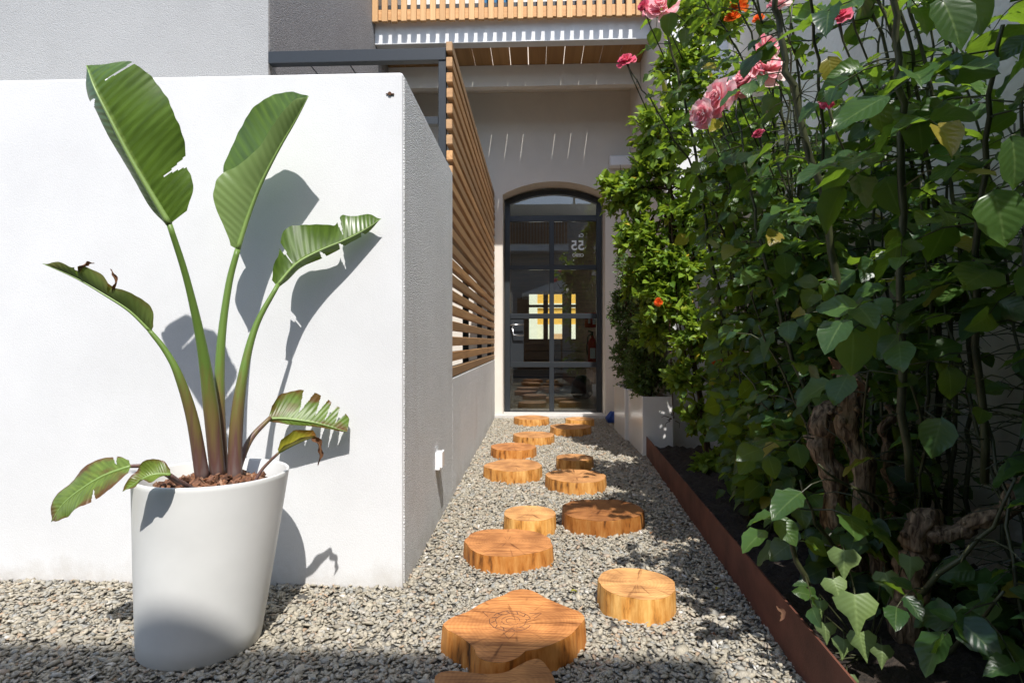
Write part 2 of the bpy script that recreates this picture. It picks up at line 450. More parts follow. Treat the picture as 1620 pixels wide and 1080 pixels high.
def gravel_mat():
    m, n, l, b = mat_new('gravel_chip')
    geo = n.new('ShaderNodeNewGeometry')
    r = n.new('ShaderNodeValToRGB'); r.color_ramp.interpolation = 'LINEAR'
    cs = [(0.0, (0.24, 0.215, 0.17)), (0.12, (0.43, 0.385, 0.295)), (0.3, (0.34, 0.31, 0.245)), (0.45, (0.49, 0.435, 0.335)),
          (0.6, (0.29, 0.29, 0.265)), (0.74, (0.45, 0.395, 0.30)), (0.86, (0.36, 0.355, 0.32)), (0.93, (0.44, 0.31, 0.20)), (0.965, (0.35, 0.31, 0.25)), (0.993, (0.62, 0.59, 0.53))]
    e = r.color_ramp.elements
    e[0].position = 0; e[0].color = (*cs[0][1], 1); e[1].position = 1.0; e[1].color = (0.66, 0.64, 0.6, 1)
    for p, c in cs[1:]:
        x = e.new(p); x.color = (*c, 1)
    l.new(geo.outputs['Random Per Island'], r.inputs[0])
    tc = n.new('ShaderNodeTexCoord')
    no = n.new('ShaderNodeTexNoise'); no.inputs['Scale'].default_value = 260; no.inputs['Detail'].default_value = 4; l.new(tc.outputs['Object'], no.inputs['Vector'])
    rr = n.new('ShaderNodeValToRGB'); rr.color_ramp.elements[0].position = 0.3; rr.color_ramp.elements[1].position = 0.7
    rr.color_ramp.elements[0].color = (0.7, 0.7, 0.7, 1); rr.color_ramp.elements[1].color = (1.1, 1.1, 1.1, 1); l.new(no.outputs[0], rr.inputs[0])
    mx = n.new('ShaderNodeMixRGB'); mx.blend_type = 'MULTIPLY'; mx.inputs[0].default_value = 1; l.new(r.outputs[0], mx.inputs[1]); l.new(rr.outputs[0], mx.inputs[2])
    l.new(mx.outputs[0], b.inputs['Base Color'])
    b.inputs['Roughness'].default_value = 0.8; b.inputs['Specular IOR Level'].default_value = 0.25
    return m

def glass_mat(name, tint=(0.86, 0.9, 0.88), ior=1.52, gain=1.0):
    m, n, l, b = mat_new(name)
    out = n['Material Output']; n.remove(b)
    t = n.new('ShaderNodeBsdfTransparent'); t.inputs[0].default_value = (*tint, 1)
    g = n.new('ShaderNodeBsdfGlossy'); g.inputs['Roughness'].default_value = 0.0
    f = n.new('ShaderNodeFresnel'); f.inputs[0].default_value = ior
    k = n.new('ShaderNodeMath'); k.operation = 'MULTIPLY'; k.inputs[1].default_value = gain; k.use_clamp = True; l.new(f.outputs[0], k.inputs[0])
    ms = n.new('ShaderNodeMixShader'); l.new(k.outputs[0], ms.inputs[0]); l.new(t.outputs[0], ms.inputs[1]); l.new(g.outputs[0], ms.inputs[2])
    l.new(ms.outputs[0], out.inputs[0])
    return m

def bark_mat(name, c1, c2, sc=(40, 40, 9), bump=0.9, dist=0.012):
    m, n, l, b = mat_new(name)
    tc = n.new('ShaderNodeTexCoord'); mp = n.new('ShaderNodeMapping'); mp.inputs['Scale'].default_value = sc; l.new(tc.outputs['Object'], mp.inputs[0])
    no = n.new('ShaderNodeTexNoise'); no.inputs['Scale'].default_value = 1; no.inputs['Detail'].default_value = 6; no.inputs['Distortion'].default_value = 0.8; l.new(mp.outputs[0], no.inputs['Vector'])
    r = n.new('ShaderNodeValToRGB'); r.color_ramp.elements[0].position = 0.35; r.color_ramp.elements[1].position = 0.7
    r.color_ramp.elements[0].color = (*c1, 1); r.color_ramp.elements[1].color = (*c2, 1); l.new(no.outputs[0], r.inputs[0])
    l.new(r.outputs[0], b.inputs['Base Color']); b.inputs['Roughness'].default_value = 0.85; b.inputs['Specular IOR Level'].default_value = 0.2
    bp = n.new('ShaderNodeBump'); bp.inputs['Strength'].default_value = bump; bp.inputs['Distance'].default_value = dist
    l.new(no.outputs[0], bp.inputs['Height']); l.new(bp.outputs[0], b.inputs['Normal'])
    return m

def petiole_mat():
    m, n, l, b = mat_new('petiole')
    geo = n.new('ShaderNodeNewGeometry'); sp = n.new('ShaderNodeSeparateXYZ'); l.new(geo.outputs['Position'], sp.inputs[0])
    no = n.new('ShaderNodeTexNoise'); mp = n.new('ShaderNodeMapping'); mp.inputs['Scale'].default_value = (70, 70, 5)
    l.new(geo.outputs['Position'], mp.inputs[0]); l.new(mp.outputs[0], no.inputs['Vector']); no.inputs['Scale'].default_value = 1; no.inputs['Detail'].default_value = 5
    ad = n.new('ShaderNodeMath'); ad.operation = 'MULTIPLY_ADD'; l.new(no.outputs[0], ad.inputs[0]); ad.inputs[1].default_value = 0.42; l.new(sp.outputs[2], ad.inputs[2])
    mr = n.new('ShaderNodeMapRange'); mr.inputs['From Min'].default_value = 0.62; mr.inputs['From Max'].default_value = 1.08; l.new(ad.outputs[0], mr.inputs[0])
    r = n.new('ShaderNodeValToRGB'); e = r.color_ramp.elements
    e[0].position = 0.0; e[0].color = (0.17, 0.14, 0.13, 1); e[1].position = 1.0; e[1].color = (0.12, 0.20, 0.035, 1)
    x = e.new(0.3); x.color = (0.12, 0.06, 0.05, 1)
    x = e.new(0.62); x.color = (0.16, 0.12, 0.04, 1)
    l.new(mr.outputs[0], r.inputs[0]); l.new(r.outputs[0], b.inputs['Base Color'])
    b.inputs['Roughness'].default_value = 0.45; b.inputs['Specular IOR Level'].default_value = 0.4
    bp = n.new('ShaderNodeBump'); bp.inputs['Strength'].default_value = 0.3; bp.inputs['Distance'].default_value = 0.003
    l.new(no.outputs[0], bp.inputs['Height']); l.new(bp.outputs[0], b.inputs['Normal'])
    return m

def petal_mat(name, c1, c2):
    m, n, l, b = mat_new(name)
    out = n['Material Output']
    geo = n.new('ShaderNodeNewGeometry')
    r = n.new('ShaderNodeValToRGB'); r.color_ramp.elements[0].color = (*c1, 1); r.color_ramp.elements[1].color = (*c2, 1)
    l.new(geo.outputs['Random Per Island'], r.inputs[0]); l.new(r.outputs[0], b.inputs['Base Color'])
    b.inputs['Roughness'].default_value = 0.6; b.inputs['Specular IOR Level'].default_value = 0.2
    tr = n.new('ShaderNodeBsdfTranslucent'); l.new(r.outputs[0], tr.inputs[0])
    ms = n.new('ShaderNodeMixShader'); ms.inputs[0].default_value = 0.4
    l.new(b.outputs[0], ms.inputs[1]); l.new(tr.outputs[0], ms.inputs[2]); l.new(ms.outputs[0], out.inputs[0])
    return m

def mulch_mat():
    m, n, l, b = mat_new('bark_mulch')
    geo = n.new('ShaderNodeNewGeometry')
    r = n.new('ShaderNodeValToRGB'); e = r.color_ramp.elements
    e[0].color = (0.045, 0.022, 0.014, 1); e[1].color = (0.42, 0.25, 0.15, 1)
    for p, c in ((0.35, (0.16, 0.065, 0.03)), (0.6, (0.27, 0.115, 0.05)), (0.85, (0.20, 0.09, 0.05))):
        x = e.new(p); x.color = (*c, 1)
    l.new(geo.outputs['Random Per Island'], r.inputs[0])
    tc = n.new('ShaderNodeTexCoord'); no = n.new('ShaderNodeTexNoise'); no.inputs['Scale'].default_value = 120; no.inputs['Detail'].default_value = 5
    l.new(tc.outputs['Object'], no.inputs['Vector'])
    rr = n.new('ShaderNodeValToRGB'); rr.color_ramp.elements[0].position = 0.35; rr.color_ramp.elements[1].position = 0.65
    rr.color_ramp.elements[0].color = (0.45, 0.45, 0.45, 1); rr.color_ramp.elements[1].color = (1.15, 1.15, 1.15, 1); l.new(no.outputs[0], rr.inputs[0])
    mx = n.new('ShaderNodeMixRGB'); mx.blend_type = 'MULTIPLY'; mx.inputs[0].default_value = 1; l.new(r.outputs[0], mx.inputs[1]); l.new(rr.outputs[0], mx.inputs[2])
    l.new(mx.outputs[0], b.inputs['Base Color']); b.inputs['Roughness'].default_value = 0.85
    bp = n.new('ShaderNodeBump'); bp.inputs['Strength'].default_value = 0.7; bp.inputs['Distance'].default_value = 0.005
    l.new(no.outputs[0], bp.inputs['Height']); l.new(bp.outputs[0], b.inputs['Normal'])
    return m

M = dict(
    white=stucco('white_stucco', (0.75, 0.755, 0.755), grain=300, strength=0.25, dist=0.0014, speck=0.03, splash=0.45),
    side=stucco('brightened_side_stucco', (0.93, 0.935, 0.93), grain=230, strength=1.0, dist=0.0065, stain=(0.76, 0.73, 0.70), speck=0.10, splash=0.4),  # same wall as the front, colour raised to brighten its weakly lit side
    cream=stucco('facade_paint', (0.74, 0.69, 0.61), grain=90, strength=0.15, dist=0.002),
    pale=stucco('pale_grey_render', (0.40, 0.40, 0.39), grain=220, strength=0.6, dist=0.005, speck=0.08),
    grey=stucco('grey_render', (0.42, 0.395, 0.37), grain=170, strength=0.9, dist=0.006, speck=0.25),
    oldwall=stucco('old_white_wall', (0.78, 0.74, 0.68), grain=45, strength=0.35, dist=0.005, stain=(0.5, 0.46, 0.4)),
    fascia=simple('fascia_paint', (0.70, 0.70, 0.69), 0.7, bump=0.2, bscale=60, var=0.04),
    slat=wood('slat_wood', (0.36, 0.17, 0.065), (0.66, 0.38, 0.165), (0.34, 0.22, 0.12), 'Y'),
    slatz=wood('rail_slat_wood', (0.55, 0.30, 0.13), (0.72, 0.45, 0.21), (0.50, 0.28, 0.12), 'Z'),
    slatx=wood('rail_beam_wood', (0.50, 0.27, 0.11), (0.68, 0.40, 0.18), None, 'X'),
    deck=wood('deck_wood', (0.32, 0.17, 0.065), (0.52, 0.30, 0.12), (0.30, 0.16, 0.06), 'Y', 0.5),
    steel=simple('charcoal_steel', (0.020, 0.025, 0.030), 0.42, 0.0, 0.5, bump=0.1, bscale=300),
    chrome=simple('brushed_steel', (0.6, 0.6, 0.6), 0.25, 1.0),
    blackpl=simple('black_plastic', (0.015, 0.015, 0.016), 0.4),
    pot=simple('white_pot', (0.61, 0.61, 0.585), 0.42, 0.0, 0.4, var=0.05, scale=7, bump=0.05, bscale=35),
    boxw=simple('white_planter', (0.82, 0.81, 0.78), 0.18, 0.0, 0.5, var=0.02),
    plastic=simple('white_plastic', (0.86, 0.87, 0.88), 0.35),
    corten=simple('corten_steel', (0.115, 0.042, 0.026), 0.75, 0.0, 0.3, var=0.35, scale=9, bump=0.4, bscale=180),
    soil=simple('garden_soil', (0.035, 0.025, 0.018), 0.95, var=0.5, scale=30, bump=1.0, bscale=60, bdist=0.02),
    ground=simple('gravel_bed', (0.09, 0.085, 0.075), 0.95, var=0.4, scale=60, bump=1.0, bscale=120, bdist=0.01),
    concrete=simple('sill_concrete', (0.52, 0.50, 0.47), 0.85, var=0.08, scale=14, bump=0.3, bscale=120),
    gravel=gravel_mat(), logtop=log_top_mat(), logside=log_side_mat(),
    carve=simple('burnt_carving', (0.13, 0.055, 0.03), 0.8),
    glass=glass_mat('door_glass', (0.80, 0.84, 0.82), gain=2.6),
    petiole=petiole_mat(),
    strel=leaf_mat('strelitzia_leaf', (0.055, 0.105, 0.013), (0.065, 0.12, 0.015), (0.22, 0.31, 0.11), trans=0.2, rough=0.34, tcol=(0.25, 0.42, 0.03), vein=0.7, spec=0.5, vf=150.0, vb=0.16, streak=0.4, backmix=0.8, vs=0.05),
    strel_b=leaf_mat('strelitzia_leaf_browned', (0.085, 0.15, 0.022), (0.13, 0.19, 0.03), (0.17, 0.22, 0.07), trans=0.22, rough=0.4, tcol=(0.28, 0.36, 0.03), spots=((0.11, 0.045, 0.015), 14, 0.26), vein=0.6, vf=120.0, vb=0.16, streak=0.35, vs=0.08),
    strel_y=leaf_mat('strelitzia_leaf_yellowing', (0.26, 0.27, 0.02), (0.30, 0.28, 0.03), (0.2, 0.22, 0.06), trans=0.22, rough=0.45, tcol=(0.4, 0.38, 0.03), spots=((0.24, 0.10, 0.025), 12, 0.3), vein=0.2),
    dead=leaf_mat('dead_leaf', (0.22, 0.10, 0.04), (0.12, 0.055, 0.03), (0.2, 0.1, 0.05), trans=0.12, rough=0.8, tcol=(0.3, 0.14, 0.04), vein=0.1),
    mulch=mulch_mat(),
    rose1=leaf_mat('rose_leaf', (0.026, 0.066, 0.020), (0.065, 0.130, 0.022), (0.10, 0.16, 0.09), trans=0.44, rough=0.34, tcol=(0.46, 0.70, 0.03), vein=0.28, spec=0.5, yellow=(0.30, 0.24, 0.03)),
    rose2=leaf_mat('rose_leaf_dark', (0.020, 0.052, 0.022), (0.060, 0.125, 0.026), (0.065, 0.11, 0.065), trans=0.40, rough=0.34, tcol=(0.40, 0.64, 0.03), vein=0.25, spec=0.5, yellow=(0.26, 0.20, 0.03)),
    bright=leaf_mat('bright_shrub_leaf', (0.09, 0.18, 0.018), (0.23, 0.33, 0.032), (0.17, 0.25, 0.06), trans=0.36, rough=0.42, tcol=(0.55, 0.72, 0.04), vein=0.1, yellow=(0.5, 0.36, 0.03)),
    hedge=leaf_mat('hedge_leaf', (0.035, 0.085, 0.015), (0.09, 0.15, 0.03), (0.1, 0.15, 0.06), trans=0.25, rough=0.4, tcol=(0.25, 0.36, 0.04), vein=0.0),
    ivy=leaf_mat('ivy_leaf', (0.12, 0.17, 0.06), (0.16, 0.23, 0.07), (0.17, 0.22, 0.1), trans=0.3, rough=0.5, tcol=(0.3, 0.4, 0.08), vein=0.4),
    cane=simple('green_cane', (0.042, 0.046, 0.018), 0.5, var=0.45, scale=14, bump=0.4, bscale=80),
    canebr=bark_mat('brown_cane', (0.035, 0.022, 0.014), (0.12, 0.075, 0.045), (60, 60, 14), 0.6, 0.006),
    trunk=bark_mat('gnarled_bark', (0.05, 0.03, 0.018), (0.38, 0.26, 0.165), (70, 70, 13), 1.0, 0.014),
    pink=petal_mat('pink_petal', (0.90, 0.30, 0.38), (0.96, 0.80, 0.77)),
    deep=petal_mat('deep_pink_petal', (0.70, 0.07, 0.16), (0.82, 0.22, 0.30)),
    orange=petal_mat('orange_petal', (0.85, 0.12, 0.02), (0.9, 0.25, 0.03)),
    canvas=simple('parasol_canvas', (0.68, 0.66, 0.60), 0.9),
    darkwood=wood('dark_wood', (0.09, 0.045, 0.025), (0.18, 0.095, 0.05), None, 'X'),
    fencewood=wood('fence_wood', (0.22, 0.12, 0.06), (0.36, 0.21, 0.11), (0.2, 0.11, 0.05), 'Z'),
    hallfloor=simple('hall_floor', (0.36, 0.31, 0.25), 0.30, 0.0, 0.6, var=0.4, scale=5),
    hallwall=simple('hall_wall', (0.66, 0.63, 0.56), 0.85, var=0.15, scale=40),
    yellow=simple('yellow_render', (0.72, 0.40, 0.06), 0.9, var=0.06),
    cream2=simple('cream_render', (0.72, 0.68, 0.5), 0.9, var=0.05),
    red=simple('red_paint', (0.45, 0.02, 0.015), 0.3),
    blue=simple('blue_plastic', (0.015, 0.06, 0.28), 0.45),
    bluecl=simple('blue_cloth', (0.06, 0.22, 0.42), 0.9, var=0.15),
    letter=simple('white_lettering', (0.75, 0.78, 0.78), 0.6),
    rust=simple('rust_mark', (0.10, 0.045, 0.02), 0.9),
)

WY = 2.10      # front plane of the white garden wall
WX = -0.492    # its passage side
FY = 6.79      # facade plane
HX = -1.60     # side of the tall house part on the left
RX = 1.62      # right boundary wall
SX = 1.11      # side of the projecting wall by the facade
DY = 7.10      # door plane

# ------------------------------------------------------------------ ground
MB().box(-14, 14, -14, FY - 0.001, -0.3, 0.0).build('ground', M['ground'])['kind'] = 'structure'
g2 = MB().box(-30, 30, 12.3, 60, -0.3, -0.02).build('street', M['concrete']); g2['kind'] = 'structure'

# gravel chips: real angular flakes, too many to count
def chip_templates(n, sub):
    out = []
    for i in range(n):
        bm = bmesh.new()
        if sub: bmesh.ops.create_icosphere(bm, subdivisions=1, radius=1)
        else: bmesh.ops.create_cube(bm, size=1.5)
        bmesh.ops.triangulate(bm, faces=bm.faces)
        v = np.array([a.co[:] for a in bm.verts]); f = np.array([[b.index for b in a.verts] for a in bm.faces])
        bm.free()
        v = v * (1 + RNG.uniform(-0.28, 0.28, (len(v), 1))) + RNG.uniform(-0.14, 0.14, v.shape)
        v[:, 0] += 0.35 * v[:, 1] * RNG.uniform(-1, 1)
        v[:, 2] = np.clip(v[:, 2], -0.75, 0.75)
        out.append((v, f))
    return out

def rotmat(rz, ax, ay):
    cz, sz, cx, sx, cy, sy = np.cos(rz), np.sin(rz), np.cos(ax), np.sin(ax), np.cos(ay), np.sin(ay)
    R = np.empty((len(rz), 3, 3))
    R[:, 0, 0] = cz*cy; R[:, 0, 1] = cz*sy*sx - sz*cx; R[:, 0, 2] = cz*sy*cx + sz*sx
    R[:, 1, 0] = sz*cy; R[:, 1, 1] = sz*sy*sx + cz*cx; R[:, 1, 2] = sz*sy*cx - cz*sx
    R[:, 2, 0] = -sy;   R[:, 2, 1] = cy*sx;            R[:, 2, 2] = cy*cx
    return R

def chips(regions, tpls, sizes):
    VV, FF, off = [], [], 0
    for (x0, x1, y0, y1, dens) in regions:
        N = int((x1 - x0) * (y1 - y0) * dens)
        c = np.stack([RNG.uniform(x0, x1, N), RNG.uniform(y0, y1, N), RNG.uniform(-0.003, 0.011, N)], 1)
        s = np.exp(RNG.normal(0, 0.28, (N, 1))) * RNG.uniform(0.8, 1.2, (N, 3)) * np.array(sizes)
        R = rotmat(RNG.uniform(0, 6.28, N), RNG.normal(0, 0.34, N), RNG.normal(0, 0.34, N))
        k = RNG.integers(0, len(tpls), N)
        for ti, (tv, tf) in enumerate(tpls):
            i = np.where(k == ti)[0]
            w = tv[None] * s[i][:, None, :]
            w = np.einsum('nij,nvj->nvi', R[i], w) + c[i][:, None, :]
            VV.append(w.reshape(-1, 3))
            FF.append((tf[None] + (np.arange(len(i)) * len(tv))[:, None, None] + off).reshape(-1, 3))
            off += len(i) * len(tv)
    return np.concatenate(VV), np.concatenate(FF)

V1, F1 = chips([(-2.6, WX, 1.15, WY, 11500), (WX, 0.86, 1.15, 3.3, 11500)], chip_templates(16, True), (0.0098, 0.0068, 0.0031))
V2, F2 = chips([(WX, 0.95, 3.3, FY, 6400)], chip_templates(12, False), (0.0120, 0.0085, 0.0038))
V3, F3 = chips([(-2.6, 0.8, 0.2, 1.15, 1500)], chip_templates(6, False), (0.0145, 0.0105, 0.0046))
gv = np_mesh('gravel', np.concatenate([V1, V2, V3]), np.concatenate([F1, F2 + len(V1), F3 + len(V1) + len(V2)]), M['gravel'])
tag(gv, 'angular grey beige gravel chips covering the passage floor', 'gravel', kind='stuff')

# ------------------------------------------------------------------ white garden wall with low passage wall
gw = empty('garden_wall', (-1.5, WY, 0), 'bright white stucco garden wall behind the potted plant with passage side brightened by its colour', 'wall')
def quadface(v, f=((0, 1, 2, 3),)):
    return MB().add(v, f)
top = 1.925
wv = MB().box(-5.0, WX - 0.004, WY, 3.34, -0.1, top)
wv.build('front_block', M['white'], gw, bevel=0.012)
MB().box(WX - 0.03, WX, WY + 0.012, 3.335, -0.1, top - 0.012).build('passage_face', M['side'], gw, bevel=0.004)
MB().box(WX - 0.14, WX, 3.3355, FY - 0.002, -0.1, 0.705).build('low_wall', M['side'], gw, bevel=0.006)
# rust mark near the wall's corner
rm = P(617, 149, WY)
b = MB(); b.tube([(rm.x, WY + 0.01, rm.z), (rm.x, WY - 0.006, rm.z)], 0.007, 8); b.tube([(rm.x - 0.014, WY - 0.003, rm.z), (rm.x + 0.016, WY - 0.003, rm.z - 0.002)], [0.002, 0.003], 6)
tag(b.build('rusty_screw', M['rust']), 'small rusty screw left in the white wall near its corner', 'screw')

# weatherproof socket on the passage side
o_y, o_z = 2.80, 0.335
so = empty('wall_socket', (WX, o_y, o_z), 'small white socket box mounted low on the rough passage wall', 'socket')
MB().box(WX - 0.002, WX + 0.022, o_y - 0.038, o_y + 0.038, o_z - 0.045, o_z + 0.04).build('back_box', M['plastic'], so, bevel=0.004)
MB().box(WX + 0.022, WX + 0.034, o_y - 0.034, o_y + 0.034, o_z - 0.035, o_z + 0.044).build('flap_cover', M['plastic'], so, bevel=0.004)

# ------------------------------------------------------------------ slat screen on the low wall
ss = empty('slat_screen', (WX - 0.03, 3.36, 0.705), 'tall screen of horizontal orange timber slats along the passage', 'screen')
pitch, sh = 0.0915, 0.056
bm_ = MB().box(-0.0185, 0.0185, 0, FY - 0.02 - 3.335, 0, sh)
first = None
for k in range(22):
    z = 0.712 + k * pitch
    y0 = 3.335
    if first is None:
        first = bm_.build('slat', M['slat'], None, bevel=0.003, seg=1)
        sl = first; sl.parent = ss
    else:
        sl = first.copy(); link(sl, ss)
    dz = random.uniform(-0.002, 0.002)
    sl.location = Vector((WX - 0.019 + random.uniform(-0.0015, 0.0015), y0 + (random.uniform(0, 0.004)), z + dz)) - ss.location
    sl.rotation_euler = (random.uniform(-0.0006, 0.0006), 0, random.uniform(-0.0005, 0.0005))
for y in (3.342, 4.45, 5.55, 6.70):
    MB().box(WX - 0.085, WX - 0.040, y, y + 0.045, 0.70, 2.58).build('post', M['steel'], ss, bevel=0.002, seg=1)
MB().box(WX - 0.086, WX - 0.0405, 3.39, 6.70, 2.5805, 2.6405).build('top_rail', M['steel'], ss, bevel=0.002, seg=1)

pf = empty('steel_frame', (-1.05, 3.36, 2.6), 'charcoal steel beam frame spanning from grey house wall to slat screen', 'frame')
MB().box(HX, WX - 0.0405, 3.335, 3.389, 2.5815, 2.652).build('beam', M['steel'], pf, bevel=0.002, seg=1)
MB().box(HX, WX - 0.0865, 3.343, 3.386, 2.205, 2.25).build('cross_bar', M['steel'], pf, bevel=0.002, seg=1)
for x in (-1.36, -1.12):
    MB().tube([(x, 3.39, 2.585), (x - 0.1, 6.0, 2.7)], 0.004, 5).build('cable', M['steel'], pf)

# ------------------------------------------------------------------ left tall house part
th = empty('tall_house_wing', (-3.2, 4.3, 0), 'tall pale grey rendered house wing behind the white garden wall', 'building')
MB().box(-6.0, HX - 0.004, 3.345, 7.2, 0, 7.0).build('front_wall', M['pale'], th)
MB().box(HX - 0.02, HX, 3.352, 7.19, 0, 6.99).build('side_wall', M['grey'], th)

# ------------------------------------------------------------------ facade with arched door, beam and balcony
fh = empty('entrance_house', (0, FY, 0), 'cream house front with arched glass door under a timber balcony', 'building')
DX0, DX1, SPR, APX = -0.398, 0.822, 2.675, 2.825
def arch_pts(x0, x1, zs, za, n=16):
    w = (x1 - x0) / 2; h = za - zs
    R = (w*w + h*h) / (2*h); cx = (x0 + x1) / 2; cz = za - R
    out = []
    for i in range(n + 1):
        x = x0 + (x1 - x0) * i / n
        out.append((x, cz + math.sqrt(max(0, R*R - (x - cx)**2))))
    return out
def arched_wall(x0, x1, z1, yf, yb):
    b = MB()
    ap = arch_pts(DX0, DX1, SPR, APX)
    xs = [(x0, None), *[(x, z) for x, z in ap], (x1, None)]
    for y, flip in ((yf, 0), (yb, 1)):
        qs = []
        qs.append([(x0, y, 0), (DX0, y, 0), (DX0, y, z1), (x0, y, z1)])
        qs.append([(DX1, y, 0), (x1, y, 0), (x1, y, z1), (DX1, y, z1)])
        for (xa, za), (xb, zb) in zip(ap[:-1], ap[1:]):
            qs.append([(xa, y, za), (xb, y, zb), (xb, y, z1), (xa, y, z1)])
        for q in qs:
            b.add(q if not flip else q[::-1], [(0, 1, 2, 3)])
    for (xa, za), (xb, zb) in zip([(DX0, 0)] + ap, ap + [(DX1, 0)]):
        b.add([(xa, yf, za), (xa, yb, za), (xb, yb, zb), (xb, yf, zb)], [(0, 1, 2, 3)])
    b.add([(x0, yf, z1), (x1, yf, z1), (x1, yb, z1), (x0, yb, z1)], [(0, 1, 2, 3)])
    return b
arched_wall(HX + 0.001, SX + 0.6, 7.0, FY, FY + 0.36).build('wall', M['cream'], fh)
MB().box(HX + 0.001, SX - 0.002, 6.10, 6.19, 3.655, 3.884).build('beam', M['cream'], fh, bevel=0.004)
MB().box(DX0 - 0.10, DX1 + 0.10, FY - 0.04, FY + 0.35, -0.05, 0.045).build('door_sill', M['concrete'], fh, bevel=0.006)
# balcony edge
MB().box(HX + 0.001, SX - 0.002, 5.59, 5.70, 3.865, 4.105).build('fascia', M['fascia'], fh, bevel=0.004)
# deck boards, seen from below as a soffit, sunlight through the joints
x = HX + 0.004
bw = 0.182
k = 0
while x < SX - 0.05:
    x1 = min(x + bw, SX - 0.004)
    MB().box(x, x1, 5.702, 6.46, 3.885, 3.925).build('deck_board', M['deck'], fh, bevel=0.002, seg=1)
    x = x1 + (0.0085 if k % 5 != 3 else 0.003)
    k += 1
MB().box(HX + 0.004, SX - 0.004, 6.461, FY - 0.003, 3.885, 3.93).build('deck_edge', M['cream'], fh)

br = empty('balcony_railing', (-0.2, 5.5, 4.05), 'balcony railing of upright pale timber slats above the door', 'railing')
bs = MB().box(-0.0275, 0.0275, -0.0175, 0.0175, 0, 1.05)
first = None
nsl = 29
for k in range(nsl):
    if first is None:
        first = bs.build('slat', M['slatz'], None, bevel=0.003, seg=1); sl = first; sl.parent = br
    else:
        sl = first.copy(); link(sl, br)
    sl.location = Vector((HX + 0.03 + k * (SX - 0.05 - HX - 0.01) / (nsl - 1), 5.50 + random.uniform(-0.001, 0.001), 4.032 + random.uniform(-0.003, 0.003))) - br.location
for z in (4.063, 4.75):
    MB().box(HX + 0.003, SX - 0.003, 5.519, 5.552, z, z + 0.105).build('rail', M['slatx'], br, bevel=0.003, seg=1)
MB().box(HX + 0.003, SX - 0.003, 5.5535, 5.585, 4.19, 4.23).build('steel_rail', M['steel'], br)
cl = MB()
for i in range(10):
    xa = -0.56 + i * 0.034
    cl.add([(xa, 5.60 + 0.01 * math.sin(i), 4.18), (xa + 0.034, 5.60 + 0.01 * math.sin(i + 1), 4.18), (xa + 0.034, 5.60 + 0.012 * math.sin(i + 1), 4.9), (xa, 5.60 + 0.012 * math.sin(i), 4.9)], [(0, 1, 2, 3)])
tag(cl.build('blue_towel', M['bluecl'], smooth=True), 'blue towel hanging behind the balcony slats', 'towel')

# ------- the door, a part of the house, its bars and panes sub-parts
def dx(px): return P(px, 540, DY).x
def dz(py): return P(840, py, DY).z
door = MB()
ap_o = arch_pts(DX0 + 0.012, DX1 - 0.012, SPR - 0.0, APX - 0.022)
ap_i = arch_pts(DX0 + 0.075, DX1 - 0.075, SPR - 0.055, APX - 0.085)
fz0 = 0.047
prev = None
path_o = [(DX0 + 0.012, fz0)] + ap_o + [(DX1 - 0.012, fz0)]
path_i = [(DX0 + 0.075, fz0)] + ap_i + [(DX1 - 0.075, fz0)]
y0, y1 = DY - 0.035, DY + 0.035
for i in range(len(path_o) - 1):
    a, b_, c, d = path_o[i], path_o[i+1], path_i[i+1], path_i[i]
    v = [(a[0], y0, a[1]), (b_[0], y0, b_[1]), (c[0], y0, c[1]), (d[0], y0, d[1]), (a[0], y1, a[1]), (b_[0], y1, b_[1]), (c[0], y1, c[1]), (d[0], y1, d[1])]
    door.add(v, [(0, 3, 2, 1), (4, 5, 6, 7), (0, 1, 5, 4), (2, 3, 7, 6)])
dr = door.build('door', M['steel'], fh)
dr['label'] = 'arched charcoal steel and glass entrance door'
IX0, IX1 = DX0 + 0.076, DX1 - 0.076
mx0, mx1 = dx(869), dx(876.5)
def bar(x0, x1, z0, z1, yo=0.0, t=0.03, name='glazing_bar'):
    MB().box(x0, x1, DY - t + yo, DY + t + yo, z0, z1).build(name, M['steel'], dr, bevel=0.003, seg=1)
zt = [(dz(351), dz(342)), (dz(427), dz(420)), (dz(504), dz(496)), (dz(580.5), dz(572.5)), (fz0, dz(649.5))]
for i, (a, b_) in enumerate(zt):
    bar(IX0, IX1, a, b_, t=0.032 if i in (0, 4) else 0.029)
for (a, b_) in ((zt[1][1], zt[0][0]), (zt[2][1], zt[1][0]), (zt[3][1], zt[2][0]), (zt[4][1], zt[3][0])):
    bar(mx0, mx1, a, b_, t=0.027)
    for x0, x1 in ((IX0, mx0), (mx1, IX1)):
        MB().box(x0 + 0.002, x1 - 0.002, DY - 0.004, DY + 0.002, a + 0.002, b_ - 0.002).build('pane', M['glass'], dr)
pv = [(x_, z_) for x_, z_ in ap_i]
fan = MB().add([(IX0, DY, zt[0][1] + 0.002)] + [(x_, DY, z_ - 0.002) for x_, z_ in pv] + [(IX1, DY, zt[0][1] + 0.002)], [tuple(range(len(pv) + 2))])
fan.build('fanlight_pane', M['glass'], dr)
MB().box(IX0, dx(828.5), DY - 0.02, DY + 0.02, zt[3][1] + 0.001, zt[2][0] - 0.001).build('lock_panel', M['steel'], dr, bevel=0.003, seg=1)
hz = dz(514)
b = MB().tube([(dx(809), DY - 0.02, hz), (dx(809), DY - 0.075, hz), (dx(812), DY - 0.082, hz), (dx(829), DY - 0.082, hz + 0.004)], 0.0095, 8)
b.tube([(dx(811), DY - 0.019, hz - 0.02), (dx(811), DY - 0.06, hz - 0.05), (dx(813), DY - 0.075, hz - 0.125), (dx(829), DY - 0.075, hz - 0.13)], 0.011, 8)
b.build('handle', M['chrome'], dr, smooth=True)
